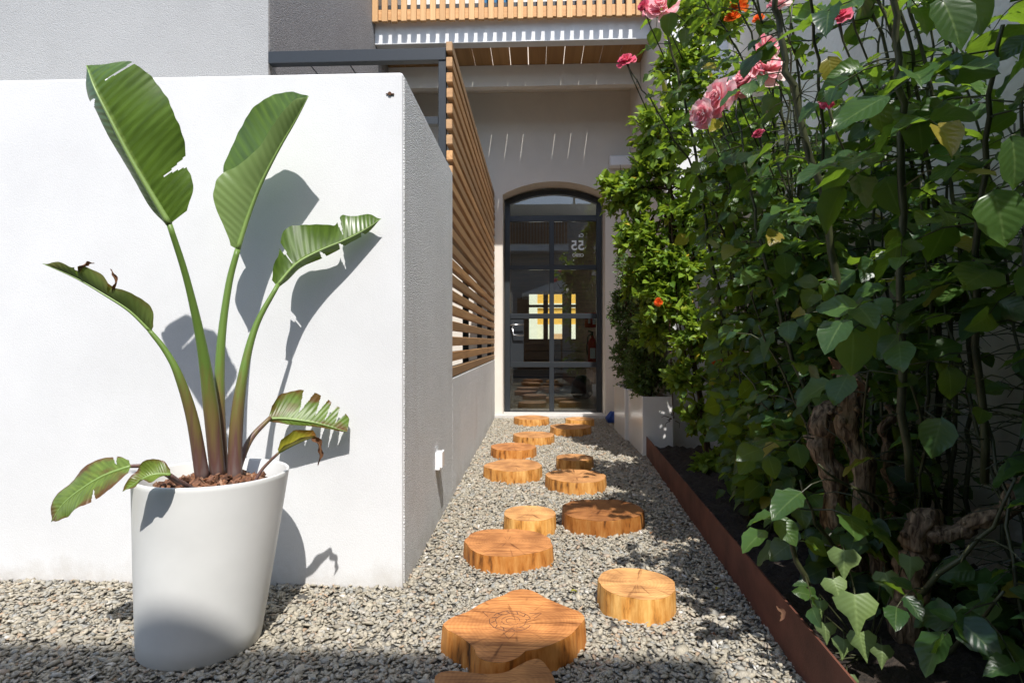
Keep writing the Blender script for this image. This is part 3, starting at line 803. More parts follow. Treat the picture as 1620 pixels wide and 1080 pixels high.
MB().tube([(dx(805.5), DY - 0.022, hz - 0.01), (dx(805.5), DY - 0.03, hz - 0.01)], 0.018, 14).build('lock_rose', M['chrome'], dr)
def lettering(body, px, py, size):
    cu = bpy.data.curves.new('door_lettering', 'FONT'); cu.body = body; cu.size = size
    cu.align_x = 'LEFT'; cu.extrude = 0.0008; cu.offset = size * 0.018
    cu.materials.append(M['letter'])
    t_ = bpy.data.objects.new('lettering_source', cu)
    me = bpy.data.meshes.new_from_object(t_)
    me.materials.clear(); me.materials.append(M['letter'])
    bpy.data.objects.remove(t_)
    o = bpy.data.objects.new('door_lettering', me)
    link(o, dr)
    w = Vector((dx(px), DY - 0.0055, dz(py)))
    o.location = w - fh.location - dr.location
    o.rotation_euler = (math.radians(90), 0, math.radians(180))
lettering('Cs', 923.5, 375.5, 0.058)
lettering('55', 924.5, 396, 0.17)
lettering('CESIO', 923.5, 406.5, 0.052)

# ------------------------------------------------------------------ hall behind the door
hl = empty('entrance_hall', (0.3, 9.5, 0), 'dim hall seen through the glass door with glossy floor', 'hall')
MB().box(-1.1, 1.7, FY + 0.361, 12.0, -0.08, 0.03).build('floor', M['hallfloor'], hl)
MB().box(-1.2, -1.1, FY + 0.361, 12.1, 0, 3.5).build('side_wall', M['hallwall'], hl)
MB().box(1.0, 1.1, FY + 0.361, 9.4, 0.031, 3.45).build('side_wall', M['hallwall'], hl)
MB().box(1.7, 1.8, FY + 0.361, 9.8, 0, 3.5).build('side_wall', M['hallwall'], hl)  # cut short, the unseen gap behind it lets daylight into the hall
MB().box(-1.2, 1.8, FY + 0.361, 12.1, 3.5, 3.6).build('ceiling', M['hallwall'], hl)
wx0, wx1, wz0, wz1 = P(837, 535, 12).x, P(911, 535, 12).x, P(840, 536, 12).z, P(840, 465, 12).z
for (x0, x1, z0, z1) in ((-1.1, wx0, 0.03, 3.5), (wx1, 1.7, 0.03, 3.5), (wx0, wx1, 0.03, wz0), (wx0, wx1, wz1, 3.5)):
    MB().box(x0, x1, 12.0, 12.1, z0, z1).build('timber_wall', M['darkwood'], hl)
for a, b_ in ((859.5, 867), (889.5, 904)):
    MB().box(P(a, 540, 12).x, P(b_, 540, 12).x, 11.98, 12.06, wz0, wz1).build('window_post', M['darkwood'], hl)
MB().box(wx0, wx1, 11.985, 12.05, P(840, 486, 12).z, P(840, 482, 12).z).build('window_bar', M['darkwood'], hl)
# planks of the timber counter under the window
for k in range(5):
    z = 0.06 + k * 0.17
    MB().box(-0.5, 1.0, 11.2, 11.9, z, z + 0.15).build('counter_plank', M['darkwood'], hl, bevel=0.004, seg=1)
# street beyond the hall
yh = empty('yellow_house', (2, 21, 0), 'sunlit yellow house seen through the hall window', 'building')
MB().box(-8, 10, 21, 26, 0, 6).build('wall', M['yellow'], yh)
MB().box(-8, 10, 20.93, 21, 2.15, 2.32).build('band', M['cream2'], yh)
MB().box(-8, 10, 20.95, 21, -0.01, 1.55).build('plinth', M['cream2'], yh)
MB().box(-1.5, 0.05, 20.6, 21, 0, 6).build('pilaster', M['cream2'], yh)
for x in (0.5, 1.9):
    MB().box(x, x + 0.5, 20.9, 20.94, 0.2, 1.2).build('doorway', M['slatz'], yh)

fe = empty('fire_extinguisher', (0.86, 8.75, 0.31), 'red fire extinguisher hanging inside behind the right door pane', 'extinguisher')
MB().lathe([(0.055, 0), (0.07, 0.01), (0.07, 0.34), (0.05, 0.40), (0.022, 0.43), (0.022, 0.46)], 20, (0.86, 8.75, 0.55)).build('cylinder', M['red'], fe, smooth=True)
b = MB().tube([(0.86, 8.75, 1.0), (0.86, 8.75, 1.06), (0.80, 8.72, 1.08)], 0.014, 8); b.tube([(0.86, 8.75, 1.05), (0.79, 8.7, 1.0), (0.77, 8.7, 0.8), (0.78, 8.7, 0.72)], 0.01, 8)
b.build('valve_and_hose', M['blackpl'], fe, smooth=True)
MB().box(0.82, 0.90, 8.676, 8.6785, 0.66, 0.82).build('instruction_label', M['plastic'], fe)
MB().box(0.925, 1.0, 8.73, 8.77, 0.75, 0.78).build('bracket', M['steel'], fe)
sg = empty('fire_sign', (0.87, 8.95, 1.3), 'square red fire equipment sign inside behind the right door pane', 'sign')
MB().box(0.76, 0.99, 8.95, 8.955, 1.14, 1.37).build('plate', M['red'], sg)
b = MB().lathe([(0.018, 0), (0.02, 0.085), (0.008, 0.1)], 10, (0.83, 8.948, 1.2)); b.box(0.885, 0.935, 8.947, 8.9495, 1.19, 1.31)
b.build('pictogram', M['plastic'], sg)
bag = MB().lathe([(0.12, 0), (0.17, 0.06), (0.16, 0.24), (0.09, 0.34), (0.05, 0.36)], 14, (0.72, 9.0, 0.031))
tag(bag.build('dark_bag', M['blackpl'], smooth=True), 'dark bag standing on the hall floor by the extinguisher', 'bag')

# emergency light over the door
lp = P(981, 259, FY)
el = empty('emergency_light', (lp.x, FY, lp.z), 'white emergency light box on the wall right of the door arch', 'lamp')
MB().box(lp.x - 0.135, lp.x + 0.15, FY - 0.085, FY - 0.001, lp.z - 0.06, lp.z + 0.075).build('housing', M['plastic'], el, bevel=0.012)
MB().box(lp.x - 0.13, lp.x + 0.145, FY - 0.105, FY - 0.086, lp.z - 0.052, lp.z + 0.062).build('diffuser', M['plastic'], el, bevel=0.008)

# ------------------------------------------------------------------ right hand walls, bed, corten edging
rw = empty('boundary_wall', (RX, 1.5, 0), 'old plastered boundary wall in shade behind the roses', 'wall')
MB().box(RX, RX + 0.25, -3.0, 4.899, 0, 4.2).build('wall_face', M['oldwall'], rw)
pw = empty('projecting_wall', (SX + 0.3, 4.5, 0), 'tall white projecting wall beside the balcony behind the shrubs', 'wall')
MB().box(SX, RX + 0.6, 4.91, FY - 0.002, 0, 7.0).build('wall_face', M['cream'], pw, bevel=0.01)
MB().box(SX + 0.005, RX + 0.6, 4.90, 4.9095, 0, 6.9).build('front_face', M['white'], pw)
ca, cb = Vector((0.655, 0.35, 0)), Vector((0.876, 4.565, 0))
cd = (cb - ca).normalized(); cn = Vector((cd.y, -cd.x, 0))
def edge_plate(a, b, h, t):
    v = []
    for p in (a, b):
        for s in (0, 1):
            for z in (-0.05, h):
                v.append((p.x + cn.x * t * s, p.y + cn.y * t * s, z))
    return MB().add(v, [(0, 1, 3, 2), (4, 6, 7, 5), (0, 4, 5, 1), (2, 3, 7, 6), (1, 5, 7, 3), (0, 2, 6, 4)])
ce = empty('corten_edging', ca, 'rusty brown steel edging plate along the planting bed', 'edging')
mid = ca + cd * 2.6
edge_plate(ca, mid - cd * 0.001, 0.165, 0.006).build('plate', M['corten'], ce)
edge_plate(mid + cd * 0.001, cb, 0.165, 0.006).build('plate', M['corten'], ce)
nx, ny = 22, 90
vv, ff = [], []
for j in range(ny + 1):
    t = j / ny
    a = ca + (cb - ca) * t + cn * 0.007
    y = a.y
    xr = RX
    for i in range(nx + 1):
        x = a.x + (xr - a.x) * i / nx
        vv.append((x, y, 0.085 + random.uniform(-0.018, 0.018)))
for j in range(ny):
    for i in range(nx):
        q = j * (nx + 1) + i
        ff.append((q, q + 1, q + nx + 2, q + nx + 1))
s_ = MB().add(vv, ff).build('soil', M['soil'], smooth=True); s_['kind'] = 'structure'

# ------------------------------------------------------------------ white planters by the door
def planter(ya, yb, xl, label):
    e = empty('white_planter', ((xl + SX) / 2, (ya + yb) / 2, 0), label, 'planter', 'glossy white planters beside the door')
    x0, x1, h, t = xl, SX - 0.02, 0.48, 0.022
    MB().box(x0, x1, ya, ya + t, 0.002, h).build('front_panel', M['boxw'], e, bevel=0.004)
    MB().box(x0, x1, yb - t, yb, 0.002, h).build('back_panel', M['boxw'], e, bevel=0.004)
    MB().box(x0, x0 + t, ya + t, yb - t, 0.002, h - 0.001).build('side_panel', M['boxw'], e, bevel=0.004)
    MB().box(x1 - t, x1, ya + t, yb - t, 0.002, h - 0.001).build('side_panel', M['boxw'], e, bevel=0.004)
    MB().box(x0 + t, x1 - t, ya + t, yb - t, 0.3, h - 0.05).build('soil_fill', M['soil'], e)
planter(4.575, 5.27, 0.848, 'near glossy white planter box at the end of the rusty edging')
planter(5.30, 6.0, 0.82, 'far glossy white planter box standing nearest the door')
bb = P(969, 655, 6.45)
b = MB()
for i in range(5):
    a = i * 1.26
    b.tube([(bb.x + 0.02 * math.cos(a), 6.45 + 0.03 * math.sin(a), 0.005), (bb.x + 0.05 * math.cos(a), 6.45 + 0.05 * math.sin(a), 0.06), (bb.x + 0.02 * math.cos(a + 1), 6.45 + 0.02 * math.sin(a + 1), 0.13)], [0.035, 0.04, 0.012], 6)
tag(b.build('blue_bag', M['blue'], smooth=True), 'crumpled blue plastic bag on the ground between door and planter', 'bag')

# ------------------------------------------------------------------ stepping logs
def log_outline(rx, ry, n=56, rough=0.05, seed=0, shape=None):
    r = random.Random(seed)
    ph = [(k, r.uniform(0, 6.28), r.uniform(0.2, 1) / k ** 0.7) for k in (2, 3, 4, 5, 7, 11, 15)]
    out = []
    for i in range(n):
        a = 2 * math.pi * i / n
        k = 1 + rough * sum(w * math.sin(q * a + p) for q, p, w in ph)
        out.append((rx * k * math.cos(a), ry * k * math.sin(a)))
    return out

def make_log(c, outline, h, tint, label, flare=0.02, dark=1.0, carving=False):
    e = empty('stepping_log', (c.x, c.y, 0), label, 'log', 'sawn log slabs laid as stepping stones')
    n = len(outline)
    r = random.Random(int(c.x * 1000) + int(c.y * 777))
    b = MB(); v = []
    rows = [(-0.03, flare), (h * 0.35, flare * 0.7), (h * 0.8, flare * 0.2), (h - 0.006, 0.0), (h - 0.0005, -0.006)]
    gro = [1 - max(0, r.gauss(0, 0.008)) for _ in range(n)]
    for z, fl in rows:
        for i, (x, y) in enumerate(outline):
            k = (1 + fl) * (gro[i] if z < h - 0.003 else 1 - (1 - gro[i]) * 0.4)
            v.append((c.x + x * k, c.y + y * k, z))
    f = []
    for j in range(len(rows) - 1):
        for i in range(n):
            q = (i + 1) % n
            f.append((j*n+i, j*n+q, (j+1)*n+q, (j+1)*n+i))
    f.append(tuple(range(n))[::-1])
    b.add(v, f)
    s = b.build('side', M['logside'], e); s.color = (*tint, 1)
    b = MB(); v = []
    for i, (x, y) in enumerate(outline):
        k = 1 - (1 - gro[i]) * 0.4 - 0.0065
        v.append((c.x + x * k, c.y + y * k, h))
    cx = sum(a for a, _ in outline) / n * 0; 
    v.append((c.x, c.y, h + 0.002))
    b.add(v, [(i, (i + 1) % n, n) for i in range(n)])
    t = b.build('cut_face', M['logtop'], e); t.color = (*tint, 1)
    t.rotation_euler = (0, 0, 0)
    return e

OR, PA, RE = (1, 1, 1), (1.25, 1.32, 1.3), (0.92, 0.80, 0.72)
LOGS = [  # px centre of the cut face, half width px, height, tint, label
    (1007, 921, 60, 0.088, PA, 0.03, 'pale round log slab closest to the rusty edging, leaf shadows on top'),
    (803, 856, 70, 0.075, RE, 0.05, 'wide reddish log slab in front of a small pale one, by the white wall corner'),
    (838, 811, 42, 0.085, PA, 0.02, 'small pale round log slab half hidden behind the wide reddish one'),
    (952, 805, 65, 0.08, (0.62, 0.52, 0.45), 0.05, 'wide log slab by the edging, tinted dark for the leaf shade'),  # leaf shade put into the tint of this slab
    (911, 752, 47, 0.08, OR, 0.045, 'orange log slab just behind the dark shaded one'),
    (909, 723, 29, 0.085, OR, 0.03, 'small round log slab with leaf shadow, second row right side'),
    (813, 735, 46, 0.085, OR, 0.05, 'angular orange log slab beside the low passage wall'),
    (812, 706, 36, 0.08, RE, 0.04, 'orange log slab fourth from the door on the left side'),
    (845, 687, 33, 0.075, OR, 0.04, 'orange log slab third from the door in the middle'),
    (902, 674, 32, 0.08, OR, 0.045, 'orange log slab in front of the pale one at the right of the door'),
    (841, 660, 28, 0.08, OR, 0.04, 'log slab touching the threshold at the left of the door'),
    (917, 662, 22, 0.08, PA, 0.04, 'pale log slab nearest the threshold at the right of the door'),
]
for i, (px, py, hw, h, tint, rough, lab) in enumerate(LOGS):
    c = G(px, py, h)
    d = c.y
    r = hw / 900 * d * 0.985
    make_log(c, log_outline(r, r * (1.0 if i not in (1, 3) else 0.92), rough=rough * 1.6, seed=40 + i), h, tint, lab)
# the big irregular carved slab
H2 = 0.085
outl = [(700,987),(712,977),(738,967),(757,956),(776,947),(797,940),(808,934),(824,931),(838,932),(850,937),(862,944),(880,952),(900,960),(916,966),(924,973),(925,979),(917,989),(908,999),(896,1008),(880,1016),(864,1022),(846,1027),(832,1029),(824,1036),(812,1043),(797,1047),(780,1047),(764,1043),(754,1036),(749,1024),(744,1019),(733,1010),(718,1001),(706,995)]
pts = [G(a, b_, H2) for a, b_ in outl]
cc = sum((Vector(p) for p in pts), Vector()) / len(pts)
loop = spline(pts + [pts[0]], 90)[:-1]
big = make_log(Vector((cc.x, cc.y, 0)), [(p.x - cc.x, p.y - cc.y) for p in loop][::-1], H2, (1.02, 0.86, 0.72), 'largest log slab, star shaped, with a carved ring emblem on top', flare=0.03)
# carved emblem: burnt grooves standing a hair above the saw cut
cv = MB()
cc2 = G(808, 981, H2 + 0.002)
rr_ = random.Random(3)
for (rad, a0, a1) in ((0.062, 0.2, 2.6), (0.062, 3.0, 5.9), (0.045, 0.6, 3.6), (0.046, 4.0, 6.6), (0.028, 0, 2.9), (0.027, 3.3, 5.7), (0.014, 0.5, 5.0)):
    n = max(6, int((a1 - a0) * 5))
    cv.tube([(cc2.x + rad * (1 + rr_.uniform(-.06, .06)) * math.cos(a0 + (a1 - a0) * i / n), cc2.y + rad * (1 + rr_.uniform(-.06, .06)) * math.sin(a0 + (a1 - a0) * i / n), H2 + 0.0012) for i in range(n + 1)], 0.0012, 5)
for k in range(12):
    a = k * 0.5236 + 0.1
    ra, rb = 0.048, 0.06
    cv.tube([(cc2.x + ra * math.cos(a), cc2.y + ra * math.sin(a), H2 + 0.0012), (cc2.x + rb * math.cos(a + 0.15), cc2.y + rb * math.sin(a + 0.15), H2 + 0.0012)], 0.0015, 5)
for k in range(3):
    a = 0.5 + k * 2.1
    q = [(cc2.x + d_ * math.cos(a + o_), cc2.y + d_ * math.sin(a + o_), H2 + 0.0012) for d_, o_ in ((0.072, -0.25), (0.105, 0.0), (0.074, 0.22))]
    cv.tube(q, 0.0009, 5)
cv.build('carved_emblem', M['carve'], big)
# the slab cut by the lower frame edge
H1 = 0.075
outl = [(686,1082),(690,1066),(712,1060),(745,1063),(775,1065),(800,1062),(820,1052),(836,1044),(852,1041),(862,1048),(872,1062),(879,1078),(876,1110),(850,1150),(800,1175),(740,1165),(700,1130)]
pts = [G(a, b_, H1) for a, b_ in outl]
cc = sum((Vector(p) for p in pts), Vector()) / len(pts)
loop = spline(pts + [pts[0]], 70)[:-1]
make_log(Vector((cc.x, cc.y, 0)), [(p.x - cc.x, p.y - cc.y) for p in loop][::-1], H1, (0.8, 0.72, 0.62), 'log slab tinted darker for shade, cut off by the lower edge, against the carved one', flare=0.02)  # foreground shade put into the tint as well

# fallen leaves on gravel
FLAB = ['yellow fallen leaf on gravel right of the carved log', 'dry fallen leaf between the dark log and the orange one behind', 'dry fallen leaf at the right rim of the dark log',
        'yellow fallen leaf on shaded gravel beside the dark log', 'dry fallen leaf behind the dark log near the edging', 'dry fallen leaf on gravel behind the pale round log',
        'yellow fallen leaf on gravel right behind the pale round log', 'dry fallen leaf nearest the lower edge beside the edging', 'dry fallen leaf beside the edging near the white planter',
        'yellow fallen leaf against the edging level with the dark log', 'dry fallen leaf in front of the dark log', 'dry fallen leaf in front of the orange log behind the dark one']
FALL = [(902, 936), (905, 791), (1012, 799), (1060, 830), (1045, 772), (1090, 880), (1138, 930), (1122, 1003), (1060, 745), (1100, 795), (1030, 842), (945, 788)]

# ------------------------------------------------------------------ plant pot
pot = empty('plant_pot', (-1.03, 1.74, 0), 'large white tapered plastic pot standing on the gravel', 'pot')
n = 64
def ring(z):
    t = z / 0.505
    rx = 0.170 + (0.228 - 0.170) * t ** 0.92; ry = 0.160 + (0.210 - 0.160) * t
    cx = -1.020 - 0.008 * t; cy = 1.69 + 0.085 * t
    return rx, ry, cx, cy
v, f = [], []
prof = [(0.0, -0.02), (0.003, -0.006), (0.012, 0.0)] + [(z, 0.0) for z in np.linspace(0.06, 0.49, 9)] + [(0.502, 0.0005), (0.505, -0.002), (0.505, -0.007), (0.500, -0.009), (0.40, -0.010)]
for z, off in prof:
    rx, ry, cx, cy = ring(z)
    for i in range(n):
        a = 2 * math.pi * i / n
        v.append((cx + (rx + off) * math.cos(a), cy + (ry + off) * math.sin(a), z))
for j in range(len(prof) - 1):
    for i in range(n):
        q = (i + 1) % n
        f.append((j*n+i, j*n+q, (j+1)*n+q, (j+1)*n+i))
f.append(tuple(range(n))[::-1])
MB().add(v, f).build('shell', M['pot'], pot, smooth=True)
rx, ry, cx, cy = ring(0.43)
v = [(cx + (rx - 0.011) * math.cos(2*math.pi*i/n), cy + (ry - 0.011) * math.sin(2*math.pi*i/n), 0.43) for i in range(n)]
MB().add(v, [tuple(range(n))]).build('soil_fill', M['soil'], pot)
# bark mulch
mb = MB(); rr_ = random.Random(5)
for k in range(480):
    a = rr_.uniform(0, 6.283); q = math.sqrt(rr_.random())
    x, y = cx + (rx - 0.03) * q * math.cos(a), cy + (ry - 0.03) * q * math.sin(a)
    z = 0.435 + 0.035 * (1 - q * q) + rr_.uniform(0, 0.022)
    L, W, T = rr_.uniform(0.010, 0.034), rr_.uniform(0.005, 0.012), rr_.uniform(0.0025, 0.007)
    R = Matrix.Rotation(rr_.uniform(0, 6.28), 3, 'Z') @ Matrix.Rotation(rr_.gauss(0, 0.5), 3, 'Y') @ Matrix.Rotation(rr_.gauss(0, 0.6), 3, 'X')
    vs = []
    for sx in (-1, 1):
        for sy in (-1, 1):
            for sz in (-1, 1):
                p = R @ Vector((sx * L * rr_.uniform(.6, 1), sy * W * rr_.uniform(.6, 1), sz * T * rr_.uniform(.6, 1)))
                vs.append((x + p.x, y + p.y, z + p.z))
    mb.add(vs, [(0, 1, 3, 2), (4, 6, 7, 5), (0, 4, 5, 1), (2, 3, 7, 6), (1, 5, 7, 3), (0, 2, 6, 4)])
mu = mb.build('bark_mulch', M['mulch'])
tag(mu, 'brown bark chips filling the top of the white pot', 'mulch', kind='stuff')

# ------------------------------------------------------------------ bird of paradise plant
bp_ = empty('bird_of_paradise_plant', (-1.02, 1.79, 0.44), 'tall bird of paradise plant with torn green leaves in the white pot', 'plant')

def blade(mid, wl_, wr_, N, fl, fr, mat, tears=(), curl_l=0.0, curl_r=0.0, wave=0.0, nt=150, nu=14, seed=0, name='leaf_blade', parent=None, wf=7.0):
    pts = spline(mid, nt)
    N = Vector(N)
    rnd = random.Random(seed)
    ph = rnd.uniform(0, 6)
    V, UV, F = [], [], []
    def idx(i, j): return i * (2 * nu + 1) + j
    for i in range(nt):
        t = i / (nt - 1)
        T = (pts[min(i+1, nt-1)] - pts[max(i-1, 0)]).normalized()
        S = T.cross(N).normalized(); Nn = S.cross(T).normalized()
        row = [None] * (2 * nu + 1)
        row[nu] = pts[i]
        for side, tab, f0, cu in ((-1, wl_, fl, curl_l), (1, wr_, fr, curl_r)):
            w = sum(interp(min(1, max(0, t + e_)), tab) for e_ in (-.036, -.024, -.012, 0, .012, .024, .036)) / 7
            w *= 1 + 0.012 * math.sin(61 * t + ph) * math.sin(23 * t + 2 * ph)
            if t > 0.93: w *= math.sqrt(max(0.0, (1 - t) / 0.07))
            fa = interp(t, f0) if isinstance(f0, (list, tuple)) else f0
            ca_ = interp(t, cu) if isinstance(cu, (list, tuple)) else cu
            p = pts[i].copy()
            for j in range(1, nu + 1):
                u = (j - 0.5) / nu
                phi = fa + ca_ * u + wave * u * math.sin(wf * t * 2 + ph + side)
                p = p + (S * side * math.cos(phi) + Nn * math.sin(phi)) * (w / nu)
                # leaf slope towards the tip along the veins
                row[nu + side * j] = p + T * (w / nu * j * 0.22)
        for j in range(2 * nu + 1):
            V.append(row[j]); UV.append(((j - nu) / nu, t))
    for i in range(nt - 1):
        t = (i + 0.5) / (nt - 1)
        for j in range(2 * nu):
            u = (j + 0.5 - nu) / nu
            skip = False
            for (sd, tt, start, gap) in tears:
                if sd * u > start and abs(t - tt) < gap * (abs(u) - start) / (1 - start):
                    skip = True
            if skip: continue
            F.append((idx(i, j), idx(i, j + 1), idx(i + 1, j + 1), idx(i + 1, j)))
    V = np.array([tuple(p) for p in V])
    o = np_mesh(name, V, np.array(F), mat, parent, np.array(UV), smooth=True)
    return o

def strel(pet, rad, mid, wl_, wr_, N, fl, fr, mat, rib=0.006, pmat=None, **kw):
    """petiole and blade: two parts, the midrib a sub-part of the blade"""
    pp = spline([P(*p) for p in pet], 22)
    MB().tube(pp, [interp(i / 21, rad) * 0.86 for i in range(22)], 10).build('leaf_stalk', pmat or M['petiole'], bp_, smooth=True)
    mp_ = [P(*p) for p in mid]
    bl = blade(mp_, wl_, wr_, N, fl, fr, mat, parent=bp_, **kw)
    q = spline(mp_, 26)
    mr = MB().tube([p for p in q], [rib * (1 - 0.9 * i / 25) + 0.0006 for i in range(26)], 7)
    mo = mr.build('midrib', M['rib'], bl, smooth=True)
    return bl
M['rib'] = simple('midrib_green', (0.20, 0.30, 0.08), 0.4)

# 1 tall left leaf, its right half turned to the camera
strel([(346,765,1.80),(333,640,1.78),(318,540,1.74),(295,440,1.69),(268,355,1.64)], [(0,.028),(.25,.027),(.5,.017),(.7,.012),(1,.0095)],
      [(268,355,1.64),(238,305,1.62),(205,248,1.60),(175,190,1.585),(150,140,1.58),(137,104,1.60)],
      [(0,.015),(.1,.04),(.4,.05),(.7,.05),(.8,.075),(.9,.06),(1,.0)], [(0,.05),(.03,.088),(.08,.115),(.16,.125),(.21,.118),(.27,.15),(.4,.168),(.55,.168),(.7,.152),(.85,.115),(.95,.075),(1,.03)],
      (0.25,-1,0.1), -0.75, [(0,0.15),(1,0.25)], M['strel'], rib=0.009, tears=[(1,.225,.45,.022),(1,.80,.1,.010),(-1,.75,.3,.03)], curl_r=[(0,-.2),(.8,-.25),(1,-.9)], curl_l=-0.3, wave=0.12, seed=1)
# 2 second tall leaf, folded like a V and open to the left
strel([(352,765,1.83),(347,640,1.85),(350,540,1.87),(362,450,1.90),(376,395,1.92)], [(0,.024),(.3,.020),(.6,.014),(1,.011)],
      [(376,395,1.92),(392,345,1.93),(412,293,1.93),(440,238,1.92),(468,190,1.91),(488,152,1.90)],
      [(0,.03),(.05,.085),(.12,.10),(.17,.06),(.22,.05),(.27,.12),(.36,.19),(.5,.20),(.65,.185),(.8,.15),(.92,.09),(1,.02)], [(0,.02),(.08,.06),(.2,.125),(.32,.13),(.42,.085),(.55,.055),(.75,.05),(.92,.032),(1,0)],
      (-1,-0.12,0.35), [(0,.9),(.3,1.15),(1,1.0)], [(0,.9),(.35,1.2),(1,.75)], M['strel'], rib=0.008, tears=[], curl_r=[(0,.1),(.4,.5),(1,.6)], curl_l=0.15, wave=0.10, seed=2)
# 3 right leaf bending to the wall, torn
strel([(371,765,1.80),(374,670,1.81),(385,590,1.83),(405,515,1.87),(440,450,1.92)], [(0,.027),(.3,.023),(.55,.016),(.8,.011),(1,.0085)],
      [(438,452,1.92),(468,418,1.955),(505,397,1.99),(545,380,2.02),(578,363,2.045),(603,346,2.06)],
      [(0,.02),(.08,.055),(.17,.06),(.2,.10),(.26,.135),(.4,.10),(.5,.075),(.58,.055),(.62,.10),(.68,.085),(.8,.065),(.92,.04),(1,0)], [(0,.01),(.1,.035),(.5,.04),(.8,.02),(1,0)],
      (0.0,-1,0.35), [(0,.25),(1,.1)], -1.75, M['strel'], rib=0.005, tears=[(-1,.185,.12,.012),(-1,.6,.25,.02),(1,.4,.1,.02),(1,.55,.1,.02),(1,.75,.2,.02)], curl_l=[(0,.5),(1,-.2)], curl_r=0.5, wave=0.25, seed=3)
# 4 left leaf, narrow and folded with browned margin
strel([(322,765,1.76),(305,665,1.73),(283,595,1.70),(262,555,1.69),(236,522,1.68)], [(0,.026),(.3,.020),(.6,.012),(1,.0075)],
      [(238,524,1.68),(205,492,1.66),(165,466,1.64),(120,440,1.63),(68,417,1.62)],
      [(0,.01),(.04,.04),(.12,.06),(.3,.058),(.48,.03),(.52,.055),(.7,.055),(.75,.03),(.86,.032),(1,0)], [(0,.01),(.1,.03),(.5,.035),(.8,.02),(1,0)],
      (0.15,-0.25,1), [(0,1.25),(1,1.1)], 1.2, M['strel_b'], rib=0.005, tears=[(-1,.47,.2,.02),(-1,.73,.2,.015)], curl_l=0.5, curl_r=0.3, wave=0.25, seed=4)
for (pl, w) in (([(126,430,1.62),(133,422,1.615),(140,418,1.62),(150,416,1.63)], .016), ([(178,462,1.64),(184,450,1.635),(181,436,1.635),(174,425,1.64)], .013)):
    blade([P(*p) for p in pl], [(0,w*.6),(.5,w),(1,.002)], [(0,w*.5),(.6,w*.9),(1,.002)], (0.2,-1,0.3), 0.9, 0.5, M['dead'], curl_l=1.4, curl_r=1.0, wave=0.8, nt=16, nu=5, seed=9, name='withered_tatter', parent=bp_)
# 5 low right leaf, fringed
strel([(368,772,1.78),(380,730,1.84),(398,692,1.90),(428,660,1.96)], [(0,.017),(.4,.014),(1,.0085)],
      [(424,662,1.96),(450,662,1.98),(490,667,2.0),(520,674,2.02),(549,683,2.04)],
      [(0,.04),(.06,.085),(.3,.115),(.5,.105),(.8,.075),(.95,.05),(1,.02)], [(0,.01),(.3,.02),(1,.003)],
      (0.1,-0.8,0.75), [(0,.1),(1,.0)], -0.6, M['strel_b'], rib=0.005, tears=[(-1,.36,.25,.05),(-1,.52,.25,.045),(-1,.66,.2,.045),(-1,.8,.22,.05)], curl_l=[(0,.7),(1,.1)], wave=0.1, seed=5)
# 6 yellow leaf with a withered hanging tip
strel([(399,770,1.70),(412,746,1.715),(426,730,1.73),(441,716,1.74)], [(0,.006),(1,.0048)],
      [(441,716,1.74),(460,706,1.75),(480,697,1.765),(500,690,1.78)],
      [(0,.01),(.15,.035),(.5,.045),(1,.02)], [(0,.008),(.2,.025),(.6,.025),(1,.01)],
      (0.1,-0.6,0.9), 0.7, 0.9, M['strel_y'], rib=0.003, curl_l=0.9, curl_r=0.6, wave=0.1, seed=6)
blade([P(*p) for p in ((496,690,1.78),(505,703,1.78),(507,718,1.78),(503,737,1.78))], [(0,.018),(.5,.016),(1,.003)], [(0,.018),(.5,.013),(1,.003)], (0.5,-1,0.2), 0.7, 0.7, M['dead'], curl_l=0.9, curl_r=0.8, wave=0.7, nt=18, nu=5, seed=12, name='withered_tatter', parent=bp_)
# 7 drooping leaf on the left
strel([(300,778,1.70),(268,752,1.66),(235,738,1.63),(205,737,1.60)], [(0,.012),(1,.006)],
      [(207,737,1.60),(165,752,1.58),(128,774,1.565),(100,797,1.555),(81,825,1.55)],
      [(0,.02),(.1,.06),(.4,.068),(.7,.052),(.9,.026),(1,0)], [(0,.02),(.08,.06),(.22,.072),(.42,.066),(.7,.052),(.9,.03),(1,0)],
      (-0.1,-0.75,0.75), 0.15, 0.25, M['strel_b'], rib=0.004, tears=[(1,.12,.3,.02),(-1,.33,.45,.02)], curl_l=-0.4, curl_r=-0.4, wave=0.2, seed=7)
# 8 small leaf resting on the rim
strel([(318,782,1.66),(300,770,1.60),(268,752,1.54)], [(0,.010),(1,.006)],
      [(270,750,1.54),(245,750,1.52),(222,759,1.505),(194,777,1.49)],
      [(0,.012),(.12,.036),(.4,.04),(.7,.024),(1,.004)], [(0,.012),(.12,.04),(.4,.045),(.7,.026),(1,.004)],
      (0.05,-0.7,0.8), 0.35, 0.35, M['strel_b'], rib=0.003, wave=0.5, seed=8, curl_l=0.4, curl_r=0.3)

# ------------------------------------------------------------------ leaf tools for the shrubs
def leaf_tpl(L, W, fold=0.25, droop=0.2, rows=6, serr=0.0, tip=1.0, seed=0):
    r = np.random.default_rng(seed)
    V, UV, F = [], [], []
    for i in range(rows + 1):
        t = i / rows
        w = W * 0.5 * (math.sin(math.pi * min(1, t ** 0.78)) ** 0.85 if 0 < t < 1 else 0.0)
        y = L * t; z = -droop * L * t * t
        k = 1 + (serr if i % 2 else -serr)
        dz_ = fold * w
        wob = r.uniform(-0.08, 0.08) * W
        V += [(-w * k, y, z + dz_ + wob), (0, y, z), (w * k, y, z + dz_ - wob)]
        UV += [(-1, t), (0, t), (1, t)]
    for i in range(rows):
        a = i * 3
        F += [(a, a + 1, a + 4, a + 3), (a + 1, a + 2, a + 5, a + 4)]
    return np.array(V), np.array(F), np.array(UV)

